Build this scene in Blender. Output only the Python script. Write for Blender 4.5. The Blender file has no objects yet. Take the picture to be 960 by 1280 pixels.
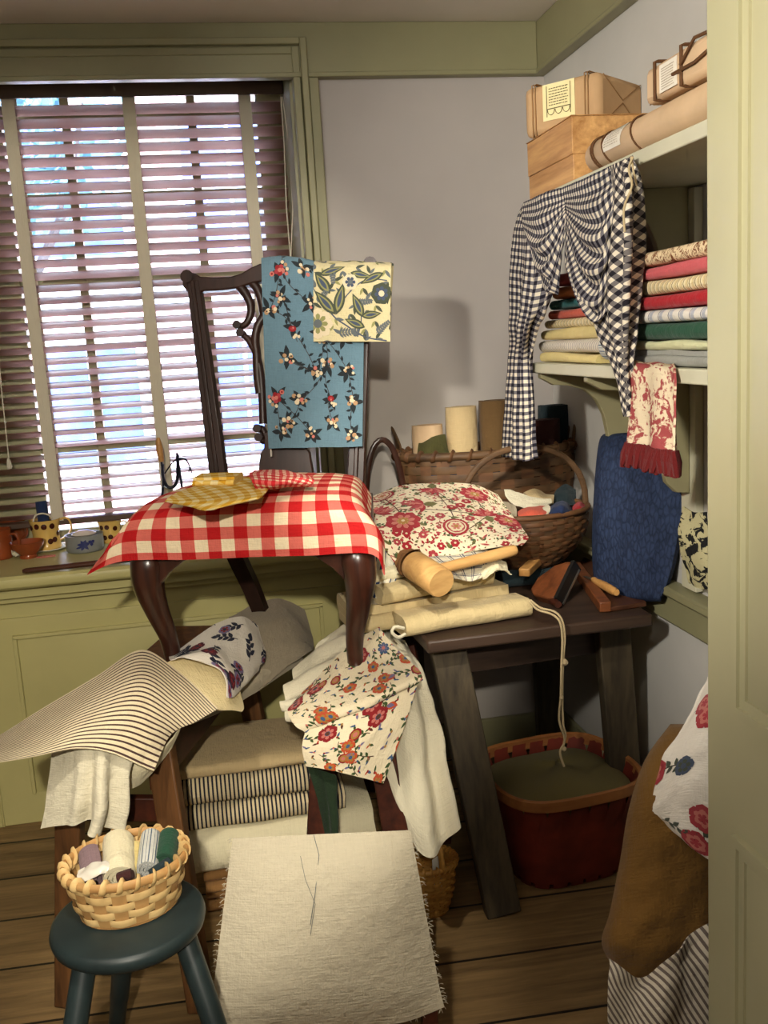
import bpy, bmesh, bisect, math, random
from mathutils import Vector, Matrix, noise
random.seed(7)
PI = math.pi
scn = bpy.context.scene
col = scn.collection
V = Vector

# ------------------------------------------------------------------ camera
F, YAW, PITCH, ROLL, CAMH = 1220.0, 0.17014366, 0.17542326, 0.06047979, 1.43
def cam_axes():
    f = V((math.sin(YAW)*math.cos(PITCH), math.cos(YAW)*math.cos(PITCH), -math.sin(PITCH)))
    r = V((math.cos(YAW), -math.sin(YAW), 0)); d = f.cross(r)
    c, s = math.cos(ROLL), math.sin(ROLL)
    return c*r+s*d, -s*r+c*d, f
CR, CD, CF = cam_axes()
CO = V((0, 0, CAMH))
cd = bpy.data.cameras.new('camera'); cam = bpy.data.objects.new('camera', cd); col.objects.link(cam)
m3 = Matrix((CR, -CD, -CF)).transposed()
cam.matrix_world = Matrix.Translation(CO) @ m3.to_4x4()
cd.sensor_fit = 'VERTICAL'; cd.sensor_height = 36; cd.lens = 36*F/1280
cd.clip_start = .02; cd.clip_end = 200
scn.camera = cam

def at(u, v, x=None, y=None, z=None):
    """the place in the room seen at photo point (u, v) on the plane x=, y= or z="""
    r = CR*((u-480)/F)+CD*((v-640)/F)+CF
    t = x/r.x if x is not None else y/r.y if y is not None else (z-CAMH)/r.z
    return CO+r*t
def atp(u, v, p0, n):
    r = CR*((u-480)/F)+CD*((v-640)/F)+CF
    return CO+r*((p0-CO).dot(n)/r.dot(n))
def PX(rows): return [[at(u, v, y=y) for (u, v, y) in r] for r in rows]

# ------------------------------------------------------------------ mesh helper
class MB:
    def __init__(s): s.v = []; s.f = []; s.u = []; s.m = []
    def face(s, idx, uv=None, m=0): s.f.append(tuple(idx)); s.u.append(uv); s.m.append(m)
    def add(s, pts):
        b = len(s.v); s.v.extend([V(p) for p in pts]); return b
    def hexa(s, c, m=0):          # 8 corners: bottom 4 ccw, top 4 ccw
        b = s.add(c)
        for q in ((3,2,1,0),(4,5,6,7),(0,1,5,4),(1,2,6,5),(2,3,7,6),(3,0,4,7)): s.face([b+i for i in q], None, m)
    def box(s, x0, x1, y0, y1, z0, z1, m=0):
        s.hexa([(x0,y0,z0),(x1,y0,z0),(x1,y1,z0),(x0,y1,z0),(x0,y0,z1),(x1,y0,z1),(x1,y1,z1),(x0,y1,z1)], m)
    def bar(s, p, q, w, d, up=None, m=0, w2=None, d2=None):   # rectangular bar p->q
        p, q = V(p), V(q); a = (q-p).normalized(); up = V(up) if up else V((0,1,0))
        x = a.cross(up).normalized(); y = x.cross(a).normalized(); w2 = w2 or w; d2 = d2 or d
        c = []
        for (o, ww, dd) in ((p, w, d), (q, w2, d2)):
            for sx, sy in ((-1,-1),(1,-1),(1,1),(-1,1)): c.append(o+x*sx*ww/2+y*sy*dd/2)
        s.hexa(c, m)
    def grid(s, P, m=0, uv=None, cu=False, cv=False):
        R, C = len(P), len(P[0]); b = s.add([p for r in P for p in r])
        for j in range(R if cv else R-1):
            for i in range(C if cu else C-1):
                j2, i2 = (j+1) % R, (i+1) % C
                w = None
                if uv: w = [uv[j][i], uv[j][i2], uv[j2][i2], uv[j2][i]]
                s.face([b+j*C+i, b+j*C+i2, b+j2*C+i2, b+j2*C+i], w, m)
        return b
    def tube(s, pts, r, n=8, closed=False, flat=1.0, m=0, caps=True, up=None):
        pts = [V(p) for p in pts]; N = len(pts)
        rr = r if isinstance(r, (list, tuple)) else [r]*N
        T = []
        for i in range(N):
            a = pts[(i-1) % N] if (closed or i > 0) else pts[i]
            c = pts[(i+1) % N] if (closed or i < N-1) else pts[i]
            T.append((c-a).normalized())
        nrm = V(up) if up else (V((0,0,1)) if abs(T[0].z) < .9 else V((1,0,0)))
        P = []
        for i in range(N):
            nrm = (nrm-T[i]*nrm.dot(T[i])).normalized(); bi = T[i].cross(nrm)
            P.append([pts[i]+nrm*(rr[i]*flat*math.sin(2*PI*k/n))+bi*(rr[i]*math.cos(2*PI*k/n)) for k in range(n)])
        L = [0]
        for i in range(1, N): L.append(L[-1]+(pts[i]-pts[i-1]).length)
        b = s.add([p for q in P for p in q])
        for j in range(N if closed else N-1):
            for k in range(n):
                j2, k2 = (j+1) % N, (k+1) % n
                rm = rr[j]*2*PI/n
                l2 = L[j2] if j2 else L[j]+.01
                s.face([b+j*n+k, b+j*n+k2, b+j2*n+k2, b+j2*n+k], [(k*rm,L[j]),((k+1)*rm,L[j]),((k+1)*rm,l2),(k*rm,l2)], m)
        if caps and not closed:
            s.face([b+k for k in range(n)], None, m); s.face([b+(N-1)*n+k for k in reversed(range(n))], None, m)
    def lathe(s, prof, c, n=28, m=0, sx=1, sy=1, rot=0):
        c = V(c); P = []
        for r, z in prof:
            P.append([c+V((r*sx*math.cos(2*PI*k/n), r*sy*math.sin(2*PI*k/n), z)) for k in range(n)])
        if rot:
            R = Matrix.Rotation(rot, 3, 'Z'); P = [[c+R @ (p-c) for p in q] for q in P]
        b = s.grid(P, m, None, cu=True)
        if prof[0][0] > 1e-4: s.face([b+k for k in reversed(range(n))], None, m)
        if prof[-1][0] > 1e-4: s.face([b+(len(prof)-1)*n+k for k in range(n)], None, m)
    def prism(s, poly, o, ax, ay, n, th, m=0):       # polygon in plane (o, ax, ay), thickness th along n
        o, ax, ay, n = V(o), V(ax), V(ay), V(n)
        k = len(poly)
        a = s.add([o+ax*x+ay*y-n*th/2 for x, y in poly]); b = s.add([o+ax*x+ay*y+n*th/2 for x, y in poly])
        s.face([a+i for i in reversed(range(k))], None, m); s.face([b+i for i in range(k)], None, m)
        for i in range(k): s.face([a+i, a+(i+1) % k, b+(i+1) % k, b+i], None, m)
    def build(s, name, mats, parent=None, sharp=40, bevel=0, sub=0, label=None):
        me = bpy.data.meshes.new(name)
        lo = V((min(p.x for p in s.v), min(p.y for p in s.v), min(p.z for p in s.v)))
        hi = V((max(p.x for p in s.v), max(p.y for p in s.v), max(p.z for p in s.v)))
        c = V(((lo.x+hi.x)/2, (lo.y+hi.y)/2, lo.z))
        me.from_pydata([p-c for p in s.v], [], s.f)
        for mt in (mats if isinstance(mats, (list, tuple)) else [mats]): me.materials.append(mt)
        ul = me.uv_layers.new(name='UVMap').data
        for p, uv in zip(me.polygons, s.u):
            if uv:
                for li, w in zip(p.loop_indices, uv): ul[li].uv = w
        me.polygons.foreach_set('material_index', s.m)
        me.update()
        if sharp:
            me.shade_smooth()
            me.set_sharp_from_angle(angle=math.radians(sharp))
        o = bpy.data.objects.new(name, me); col.objects.link(o)
        o.location = c
        if parent: o.parent = parent; o.location = c-wloc(parent)
        if bevel:
            bm = o.modifiers.new('bevel', 'BEVEL'); bm.width = bevel; bm.segments = 2; bm.limit_method = 'ANGLE'; bm.angle_limit = math.radians(40)
        if sub:
            sm = o.modifiers.new('sub', 'SUBSURF'); sm.levels = sub; sm.render_levels = sub
        if label: o['label'] = label
        return o
def wloc(o):
    p = o.location.copy()
    while o.parent: o = o.parent; p += o.location
    return p
def tag(o, label, cat, group=None):
    o['label'] = label; o['category'] = cat
    if group: o['group'] = group
    return o
def struct(o): o['kind'] = 'structure'; return o
def thing(name, label, cat, loc, group=None):
    o = bpy.data.objects.new(name, None); col.objects.link(o); o.location = loc
    o.empty_display_size = .05
    return tag(o, label, cat, group)

def cr(a, b, c, d, t):
    return .5*((2*b)+(c-a)*t+(2*a-5*b+4*c-d)*t*t+(3*b-a-3*c+d)*t*t*t)
def spline(pts, n=8, closed=False):
    pts = [V(p) for p in pts]; out = []; N = len(pts)
    for i in range(N if closed else N-1):
        g = lambda k: pts[k % N] if closed else pts[max(0, min(N-1, k))]
        for k in range(n): out.append(cr(g(i-1), g(i), g(i+1), g(i+2), k/n))
    if not closed: out.append(pts[-1])
    return out

# ------------------------------------------------------------------ cloth
class Sheet:
    """a piece of cloth: bicubic surface through control rows, uv in metres"""
    def __init__(s, ctrl, nu=40, nv=40, wr=0., wf=14, seed=0, fn=None, flip=False):
        R, C = len(ctrl), len(ctrl[0])
        def row(j, t):
            i = min(int(t), C-2); f = t-i; r = ctrl[j]
            g = lambda k: r[max(0, min(C-1, k))]
            return cr(g(i-1), g(i), g(i+1), g(i+2), f)
        s.nu, s.nv = nu, nv
        cols = [[row(j, i/nu*(C-1)) for i in range(nu+1)] for j in range(R)]
        P = []
        for j in range(nv+1):
            t = j/nv*(R-1); a = min(int(t), R-2); f = t-a
            g = lambda k: cols[max(0, min(R-1, k))]
            P.append([cr(g(a-1)[i], g(a)[i], g(a+1)[i], g(a+2)[i], f) for i in range(nu+1)])
        s.P = P
        s.uc, s.vc = [0], [0]
        for i in range(nu): s.uc.append(s.uc[-1]+sum((P[j][i+1]-P[j][i]).length for j in range(0, nv+1, 4))/len(range(0, nv+1, 4)))
        for j in range(nv): s.vc.append(s.vc[-1]+sum((P[j+1][i]-P[j][i]).length for i in range(0, nu+1, 4))/len(range(0, nu+1, 4)))
        s.W, s.H = s.uc[-1], s.vc[-1]
        s.flip = flip; s.norms()
        if wr or fn:
            for j in range(nv+1):
                for i in range(nu+1):
                    u, v = i/nu, j/nv; d = 0
                    if wr:
                        q = V((u*s.W*wf, v*s.H*wf, seed*3.7))
                        d += wr*(noise.noise(q)+.5*noise.noise(q*2.3)+.3*abs(noise.noise(q*1.3+V((5,5,5)))))
                    if fn: d += fn(u, v)
                    P[j][i] = P[j][i]+s.N[j][i]*d
            s.norms()
    def norms(s):
        P, nu, nv = s.P, s.nu, s.nv; s.N = []; acc = 0
        for j in range(nv+1):
            r = []
            for i in range(nu+1):
                du = P[j][min(nu, i+1)]-P[j][max(0, i-1)]; dv = P[min(nv, j+1)][i]-P[max(0, j-1)][i]
                n = du.cross(dv)
                n = n.normalized() if n.length > 1e-12 else V((0,0,1))
                acc += n.dot((CO-P[j][i]).normalized()); r.append(n)
            s.N.append(r)
        if (acc < 0) != s.flip: s.N = [[-n for n in r] for r in s.N]
    def emit(s, mb, th=.0022, m=0, m2=None):
        nu, nv = s.nu, s.nv
        uv = [[(s.uc[i], s.vc[j]) for i in range(nu+1)] for j in range(nv+1)]
        A = [[s.P[j][i]+s.N[j][i]*th/2 for i in range(nu+1)] for j in range(nv+1)]
        B = [[s.P[j][i]-s.N[j][i]*th/2 for i in range(nu+1)] for j in range(nv+1)]
        a = mb.grid(A, m, uv); b = mb.grid(B, m if m2 is None else m2, uv)
        c = nu+1; ring = [(0, i) for i in range(nu)]+[(j, nu) for j in range(nv)]+[(nv, i) for i in range(nu, 0, -1)]+[(j, 0) for j in range(nv, 0, -1)]
        for k in range(len(ring)):
            p, q = ring[k], ring[(k+1) % len(ring)]
            w = [uv[p[0]][p[1]], uv[q[0]][q[1]], uv[q[0]][q[1]], uv[p[0]][p[1]]]
            mb.face([a+p[0]*c+p[1], a+q[0]*c+q[1], b+q[0]*c+q[1], b+p[0]*c+p[1]], w, m)
        s.th = th
        return s
    def pos(s, x, y, off):
        i = max(0, min(s.nu-1, bisect.bisect_right(s.uc, x)-1)); j = max(0, min(s.nv-1, bisect.bisect_right(s.vc, y)-1))
        f = max(0, min(1, (x-s.uc[i])/max(1e-9, s.uc[i+1]-s.uc[i]))); g = max(0, min(1, (y-s.vc[j])/max(1e-9, s.vc[j+1]-s.vc[j])))
        L = lambda G: (G[j][i]*(1-f)+G[j][i+1]*f)*(1-g)+(G[j+1][i]*(1-f)+G[j+1][i+1]*f)*g
        return L(s.P)+L(s.N)*(s.th/2+off)
    def stamp(s, mb, motifs, off=.0007, step=.0003, base=0):
        for poly, m, lay in motifs:
            if all(not (0 < x < s.W and 0 < y < s.H) for x, y in poly): continue
            o = off+step*lay
            cx = sum(p[0] for p in poly)/len(poly); cy = sum(p[1] for p in poly)/len(poly)
            b = mb.add([s.pos(x, y, o) for x, y in poly]+[s.pos(cx, cy, o)]); n = len(poly)
            for k in range(n): mb.face([b+k, b+(k+1) % n, b+n], None, m+base)
# ---- printed motifs: lists of (polygon, material, layer)
def leaf(c, a, L, W, m, lay=1, n=5):
    ca, sa = math.cos(a), math.sin(a); o = []
    for k in range(n+1):
        t = k/n; o.append((t*L, W/2*math.sin(PI*t**.8)))
    for k in range(n-1, 0, -1):
        t = k/n; o.append((t*L, -W/2*math.sin(PI*t**.8)))
    return [([(c[0]+x*ca-y*sa, c[1]+x*sa+y*ca) for x, y in o], m, lay)]
def disc(c, r, m, lay=2, n=9, e=1.0, a=0):
    return [([(c[0]+r*math.cos(2*PI*k/n+a), c[1]+r*e*math.sin(2*PI*k/n+a)) for k in range(n)], m, lay)]
def stem(pts, w, m, lay=0, n=6):
    q = spline([V((x, y, 0)) for x, y in pts], n); o = []
    for i in range(len(q)-1):
        d = (q[i+1]-q[i])
        if d.length < 1e-9: continue
        d.normalize(); p = V((-d.y, d.x, 0))*w/2
        o.append(([tuple(x[:2]) for x in (q[i]-p, q[i+1]-p, q[i+1]+p, q[i]+p)], m, lay))
    return o
def petal(c, a, L, W, m, lay=1, n=6):
    ca, sa = math.cos(a), math.sin(a); o = []
    f = lambda t: W/2*t**.7*math.sqrt(max(0, 1-t**5))
    for k in range(n+1): o.append((k/n*L, f(k/n)))
    for k in range(n-1, 0, -1): o.append((k/n*L, -f(k/n)))
    return [([(c[0]+x*ca-y*sa, c[1]+x*sa+y*ca) for x, y in o], m, lay)]
def grow(q, c, k): return [([(c[0]+(x-c[0])*k, c[1]+(y-c[1])*k) for x, y in p], m, l) for p, m, l in q]
def flower(c, r, n, mp, mi=None, mc=None, a=0, wd=1.0, lay=2):
    o = []
    for k in range(n):
        t = a+2*PI*k/n; o += petal(c, t, r, r*wd*4.6/n*1.25, mp, lay)
        if mi is not None: o += petal(c, t, r*.66, r*wd*2.2/n*1.2, mi, lay+1)
    if mc is not None: o += disc(c, r*.28, mc, lay+2)
    return o
def sprig(c, a, L, ms, ml, nl=5, lw=.006, ll=.014, w=.0012, bend=.5, tip=None, tr=.005, rnd=random):
    pts = []; x, y = c; ang = a; k = 5
    for i in range(k+1):
        pts.append((x, y)); ang += bend/k; x += math.cos(ang)*L/k; y += math.sin(ang)*L/k
    o = stem(pts, w, ms, 0, 3)
    for i in range(nl):
        t = (i+1)/(nl+.5)*k; j = min(int(t), k-1); f = t-j
        p = (pts[j][0]*(1-f)+pts[j+1][0]*f, pts[j][1]*(1-f)+pts[j+1][1]*f)
        aa = a+bend*t/k+(1 if i % 2 else -1)*.8
        o += leaf(p, aa, ll*(1-.3*i/nl), lw, ml, 1)
    if tip is not None: o += disc(pts[-1], tr, tip, 2, 7)
    return o, pts[-1]
def scatter(W, H, d, rnd, pts=None, tries=900):
    out = list(pts or [])
    n0 = len(out)
    for _ in range(tries):
        p = (rnd.uniform(0, W), rnd.uniform(0, H))
        if all((p[0]-q[0])**2+(p[1]-q[1])**2 > d*d for q in out): out.append(p)
    return out[n0:]

def cloth(name, rows, mat, label=None, cat=None, group=None, parent=None, motifs=None, mats=None, th=.0024, **kw):
    """single draped piece; rows are (u, v, y) points or vectors"""
    ctrl = rows if isinstance(rows[0][0], Vector) else PX(rows)
    sh = Sheet(ctrl, **kw); mb = MB(); sh.emit(mb, th)
    if motifs: sh.stamp(mb, motifs(sh.W, sh.H))
    o = mb.build(name, [mat]+(mats or []), parent, sharp=80)
    if label and cat: tag(o, label, cat, group)
    return o

def folded(name, p0, p1, depth, z0, h, mat, label=None, cat='cloth', group=None, parent=None, bends=1, seed=0, sag=.0, rough=.004, nw=16, uvrot=False, dirn=None):
    """folded cloth: one thick ribbon in a serpentine, the folds showing along the front edge p0-p1"""
    p0, p1 = V(p0), V(p1); ax = (p1-p0); ax.z = 0; w = ax.length; ax.normalize()
    ay = V((-ax.y, ax.x, 0)) if dirn is None else V(dirn)
    lay = bends+1; t = h/lay; r = t/2; path = []
    x0, x1 = t*.6, depth-t*.6
    for k in range(lay):
        z = t*(k+.5); fwd = (k % 2 == 0)
        xs = [x1-(x1-x0)*i/5 for i in range(6)] if fwd else [x0+(x1-x0)*i/5 for i in range(6)]
        path += [(x, z) for x in xs]
        if k < lay-1:
            cx = x0 if fwd else x1; sg = -1 if fwd else 1
            path += [(cx+sg*r*math.sin(a), z+r-r*math.cos(a)) for a in (PI*.17, PI*.33, PI*.5, PI*.67, PI*.83)]
    N = len(path); outl = []; L = [0]
    for i in range(1, N): L.append(L[-1]+math.hypot(path[i][0]-path[i-1][0], path[i][1]-path[i-1][1]))
    nr = []
    for i in range(N):
        a = path[max(0, i-1)]; b = path[min(N-1, i+1)]; dx, dz = b[0]-a[0], b[1]-a[1]; q = math.hypot(dx, dz) or 1
        nr.append((-dz/q, dx/q))
    hh = t*.47
    ring = [(path[i][0]+nr[i][0]*hh, path[i][1]+nr[i][1]*hh, L[i]) for i in range(N)]+[(path[i][0]-nr[i][0]*hh, path[i][1]-nr[i][1]*hh, L[i]) for i in reversed(range(N))]
    P = []; uv = []
    for k in range(nw+1):
        s = k/nw; row = []; ur = []
        e = min(s, 1-s)*nw
        for (x, z, l) in ring:
            n1 = noise.noise(V((s*w*9+seed*7.1, z*40, x*4))); n2 = noise.noise(V((s*w*5-seed*3.3, 9.1, x*9)))
            zz = z*(1+n1*.06)+n2*rough*z/h*1.2-sag*z/h*(1-4*s*(1-s))
            xx = x+n1*rough*1.3+n2*rough
            ww = s*w+(noise.noise(V((x*8, z*30, seed)))*.006 if e < .5 else 0)
            row.append(V((p0.x, p0.y, z0))+ax*ww+ay*xx+V((0,0,max(zz, .0005))))
            ur.append((l, s*w) if uvrot else (s*w, l))
        P.append(row); uv.append(ur)
    mb = MB(); b = mb.grid(P, 0, uv, cu=True); n = len(ring)
    half = N
    for base, rev in ((b, True), (b+nw*n, False)):
        for i in range(N-1):
            q = [base+i, base+i+1, base+2*N-2-i, base+2*N-1-i]
            mb.face(q if not rev else q[::-1], None, 0)
    o = mb.build(name, mat, parent, sharp=50)
    if label and cat: tag(o, label, cat, group)
    return o

def roll(name, p, q, r, mat, label=None, cat='roll', group=None, parent=None, turns=3.2, seed=0, n=60, taper=1., mats=None, flat=1.):
    """a rolled-up cloth from p to q: spiral section extruded"""
    p, q = V(p), V(q); a = (q-p); L = a.length; a.normalize()
    up = V((0,0,1)) if abs(a.z) < .9 else V((0,1,0))
    x = a.cross(up).normalized(); y = x.cross(a)
    mb = MB(); sec = []; t = r/(turns+.4)
    for k in range(n+1):
        th = 2*PI*turns*k/n; rr = t*.35+(r-t*.35)*k/n
        sec.append((rr, th+seed))
    out = [(rr, th) for rr, th in sec]+[(max(rr-t*.8, t*.05), th) for rr, th in reversed(sec)]
    P = []; uv = []; nl = 8
    for j in range(nl+1):
        s = j/nl; ro = []; uo = []
        for i, (rr, th) in enumerate(out):
            k = 1+.05*noise.noise(V((s*3+seed, math.cos(th), math.sin(th))))
            k *= 1-(1-taper)*s
            if j in (0, nl): k *= .97
            ro.append(p+a*(s*L)+x*(rr*k*math.cos(th))+y*(rr*k*math.sin(th)*flat)); uo.append((rr*th*.6, s*L))
        P.append(ro); uv.append(uo)
    b = mb.grid(P, 0, uv, cu=True); N = len(out); h = N//2
    for base, rev in ((b, True), (b+nl*N, False)):
        for i in range(h-1):
            f = [base+i, base+i+1, base+N-2-i, base+N-1-i]; mb.face(f[::-1] if rev else f, None, 0)
    o = mb.build(name, mats or mat, parent, sharp=45)
    if label and cat: tag(o, label, cat, group)
    return o

def blob(mb, rows, bulge, nu=24, nv=28, wr=.004, seed=0, m=0, pw=2.2, back=1., slant=0.):
    """stuffed shape: rows (uL, uR, v, y) give the outline, bulging toward and away from the viewer"""
    R = len(rows); pl = [V((a, b, 0)) for a, b, _, _ in rows]; pv = [V((v, y, 0)) for _, _, v, y in rows]
    def ev(L, t):
        j = min(int(t), R-2); f = t-j; g = lambda k: L[max(0, min(R-1, k))]
        return cr(g(j-1), g(j), g(j+1), g(j+2), f)
    A, B, uv = [], [], []
    for j in range(nv+1):
        s = j/nv; q = ev(pl, s*(R-1)); w = ev(pv, s*(R-1)); ra, rb, ru = [], [], []
        for i in range(nu+1):
            t = i/nu; dyy = slant*(2*t-1); e = (1-abs(2*t-1)**pw)**(1/pw)*(1-abs(2*s-1)**(pw*1.6))**(1/pw)
            u = q.x+(q.y-q.x)*t; y = w.y+dyy
            p = at(u, w.x, y=y)
            nz = noise.noise(p*9+V((seed,0,0)))+.5*noise.noise(p*22+V((seed,0,0)))
            f = at(u, w.x, y=y-bulge*e-wr*nz*e); k = at(u, w.x, y=y+bulge*back*e)
            ra.append(f); rb.append(k); ru.append((p.x, -p.z))
        A.append(ra); B.append(rb); uv.append(ru)
    mb.grid(A, m, uv); mb.grid([r[::-1] for r in B], m, [r[::-1] for r in uv])
def blob_obj(name, rows, bulge, mat, label=None, cat=None, group=None, parent=None, **kw):
    mb = MB(); blob(mb, rows, bulge, **kw); o = mb.build(name, mat, parent, sharp=60)
    if label and cat: tag(o, label, cat, group)
    return o
# ------------------------------------------------------------------ materials
def S(r, g, b):
    f = lambda c: (c/255)/12.92 if c <= 10 else (((c/255)+.055)/1.055)**2.4
    return (f(r), f(g), f(b), 1)
class NB:
    def __init__(s, name, rough=.85, spec=.25):
        s.m = bpy.data.materials.new(name); s.m.use_nodes = True; s.t = s.m.node_tree
        s.b = s.t.nodes['Principled BSDF']
        s.b.inputs['Roughness'].default_value = rough; s.b.inputs['Specular IOR Level'].default_value = spec
    def new(s, ty, **k):
        n = s.t.nodes.new(ty)
        for a, b in k.items(): setattr(n, a, b)
        return n
    def put(s, sock, v):
        if isinstance(v, bpy.types.NodeSocket): s.t.links.new(v, sock)
        else: sock.default_value = v
    def math(s, op, a, b=None, c=None):
        n = s.new('ShaderNodeMath', operation=op); s.put(n.inputs[0], a)
        if b is not None: s.put(n.inputs[1], b)
        if c is not None: s.put(n.inputs[2], c)
        return n.outputs[0]
    def mix(s, f, a, b, mode='MIX'):
        n = s.new('ShaderNodeMix', data_type='RGBA', blend_type=mode)
        s.put(n.inputs[0], f); s.put(n.inputs[6], a); s.put(n.inputs[7], b); return n.outputs[2]
    def uv(s): return s.new('ShaderNodeTexCoord').outputs['UV']
    def obj(s): return s.new('ShaderNodeTexCoord').outputs['Object']
    def map(s, v, scale=(1,1,1), rot=(0,0,0), loc=(0,0,0)):
        n = s.new('ShaderNodeMapping'); s.put(n.inputs[0], v)
        n.inputs['Scale'].default_value = scale; n.inputs['Rotation'].default_value = rot; n.inputs['Location'].default_value = loc
        return n.outputs[0]
    def noise(s, v, scale, det=3, r=.55, dist=0.):
        n = s.new('ShaderNodeTexNoise'); s.put(n.inputs['Vector'], v); n.inputs['Scale'].default_value = scale
        n.inputs['Detail'].default_value = det; n.inputs['Roughness'].default_value = r; n.inputs['Distortion'].default_value = dist
        return n.outputs[0]
    def xyz(s, v):
        n = s.new('ShaderNodeSeparateXYZ'); s.put(n.inputs[0], v); return n.outputs
    def rng(s, v, a, b, c, d):
        n = s.new('ShaderNodeMapRange'); s.put(n.inputs[0], v)
        for i, x in zip((1,2,3,4), (a,b,c,d)): n.inputs[i].default_value = x
        return n.outputs[0]
    def bump(s, h, st=.3, d=.002):
        n = s.new('ShaderNodeBump'); s.put(n.inputs['Height'], h); n.inputs['Strength'].default_value = st; n.inputs['Distance'].default_value = d
        s.t.links.new(n.outputs[0], s.b.inputs['Normal'])
    def col(s, c): s.put(s.b.inputs['Base Color'], c); return s.m
    def slub(s, c, amt=.12, sc=60, useuv=True):
        """thread variation of a woven cloth"""
        t = s.uv() if useuv else s.obj()
        a = s.noise(s.map(t, (sc*6, sc*.5, sc)), 1, 2); b = s.noise(s.map(t, (sc*.5, sc*6, sc)), 1, 2); d = s.noise(t, 9, 3)
        k = s.math('ADD', s.math('ADD', a, b), d)
        k = s.rng(k, 1.0, 2.0, 1-amt, 1+amt*.7)
        g = s.new('ShaderNodeCombineColor'); [s.put(g.inputs[i], k) for i in range(3)]
        s.bump(s.math('ADD', s.math('ADD', a, b), s.math('MULTIPLY', s.noise(t, 30, 4, .6), 5)), .5, .003)
        return s.mix(1, c, g.outputs[0], 'MULTIPLY')
def fabric(name, rgb, amt=.12, sc=60, rough=.92, useuv=True):
    n = NB(name, rough, .1); n.b.inputs['Sheen Weight'].default_value = .08
    return n.col(n.slub(S(*rgb), amt, sc, useuv))
def band(n, x, period, duty, off=0.):
    return n.math('LESS_THAN', n.math('FRACT', n.math('ADD', n.math('DIVIDE', x, period), off+100)), duty)
def gingham(name, c0, c1, c2, size, rot=0., amt=.08, scu=1.):
    n = NB(name, .92, .1); t = n.map(n.uv(), (scu, 1, 1), (0, 0, rot)); x = n.xyz(t)
    k = n.math('MULTIPLY', n.math('ADD', band(n, x[0], size*2, .5), band(n, x[1], size*2, .5, .2)), .5)
    r = n.new('ShaderNodeValToRGB'); n.put(r.inputs[0], k); e = r.color_ramp.elements; r.color_ramp.interpolation = 'CONSTANT'
    e[0].color = S(*c0); e[1].position = .75; e[1].color = S(*c2); q = e.new(.25); q.color = S(*c1)
    return n.col(n.slub(r.outputs[0], amt))
def stripes(name, base, lines, rot=0., amt=.08):
    """lines: (period, duty, offset, rgb)"""
    n = NB(name, .92, .1); t = n.map(n.uv(), (1,1,1), (0,0,rot)); x = n.xyz(t)[0]; c = S(*base)
    for per, du, off, rgb in lines: c = n.mix(band(n, x, per, du, off), c, S(*rgb))
    return n.col(n.slub(c, amt))
def checks(name, base, lines, amt=.08, rot=0.):
    """lines: (axis, period, duty, offset, rgb, strength)"""
    n = NB(name, .92, .1); x = n.xyz(n.map(n.uv(), (1,1,1), (0,0,rot))); c = S(*base)
    for ax, per, du, off, rgb, st in lines: c = n.mix(n.math('MULTIPLY', band(n, x[ax], per, du, off), st), c, S(*rgb))
    return n.col(n.slub(c, amt))
def plain(name, rgb, rough=.6, spec=.3, metal=0., var=.1, sc=12, bump=0.):
    n = NB(name, rough, spec); n.b.inputs['Metallic'].default_value = metal
    k = n.noise(n.obj(), sc, 4)
    c = n.mix(n.rng(k, .3, .7, 0, 1), S(*[max(0, v*(1-var)) for v in rgb]), S(*[min(255, v*(1+var)) for v in rgb]))
    if bump: n.bump(n.noise(n.obj(), sc*5, 4), bump, .003)
    return n.col(c)
def wood(name, dark, light, axis='z', sc=1., rough=.45, spec=.4, coat=0., knots=False):
    n = NB(name, rough, spec); st = {'x': (1.2,16,16), 'y': (16,1.2,16), 'z': (16,16,1.2)}[axis]
    st = tuple(a*sc for a in st)
    a = n.noise(n.map(n.obj(), st), 1.5, 5, .6, .6); b = n.noise(n.map(n.obj(), tuple(x*5 for x in st)), 1.2, 3, .6)
    k = n.rng(n.math('ADD', n.math('MULTIPLY', a, .75), n.math('MULTIPLY', b, .25)), .34, .66, 0, 1)
    n.b.inputs['Coat Weight'].default_value = coat; n.b.inputs['Coat Roughness'].default_value = .25
    n.bump(b, .12, .002)
    return n.col(n.mix(k, S(*dark), S(*light)))

M = {}
M['plaster'] = plain('plaster_grey', (178,171,164), .9, .1, var=.025, sc=2.5, bump=.06)
M['plaster_right'] = plain('plaster_white', (196,193,186), .9, .1, var=.03, sc=2.5, bump=.08)
M['ceil'] = plain('ceiling_white', (232,224,214), .9, .1, var=.03, sc=2, bump=.08)
M['green'] = plain('olive_trim_paint', (143,139,104), .42, .4, var=.03, sc=5, bump=.03)
M['green_panel'] = plain('olive_panel_paint', (184,176,118), .4, .4, var=.03, sc=4, bump=.03)
M['door'] = plain('door_paint', (160,155,122), .33, .5, var=.025, sc=4, bump=.03)
M['shelf'] = plain('shelf_paint', (198,194,168), .5, .35, var=.04, sc=5, bump=.04)
M['shelf_dark'] = plain('bracket_paint', (150,143,108), .5, .35, var=.05, sc=5, bump=.04)
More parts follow.
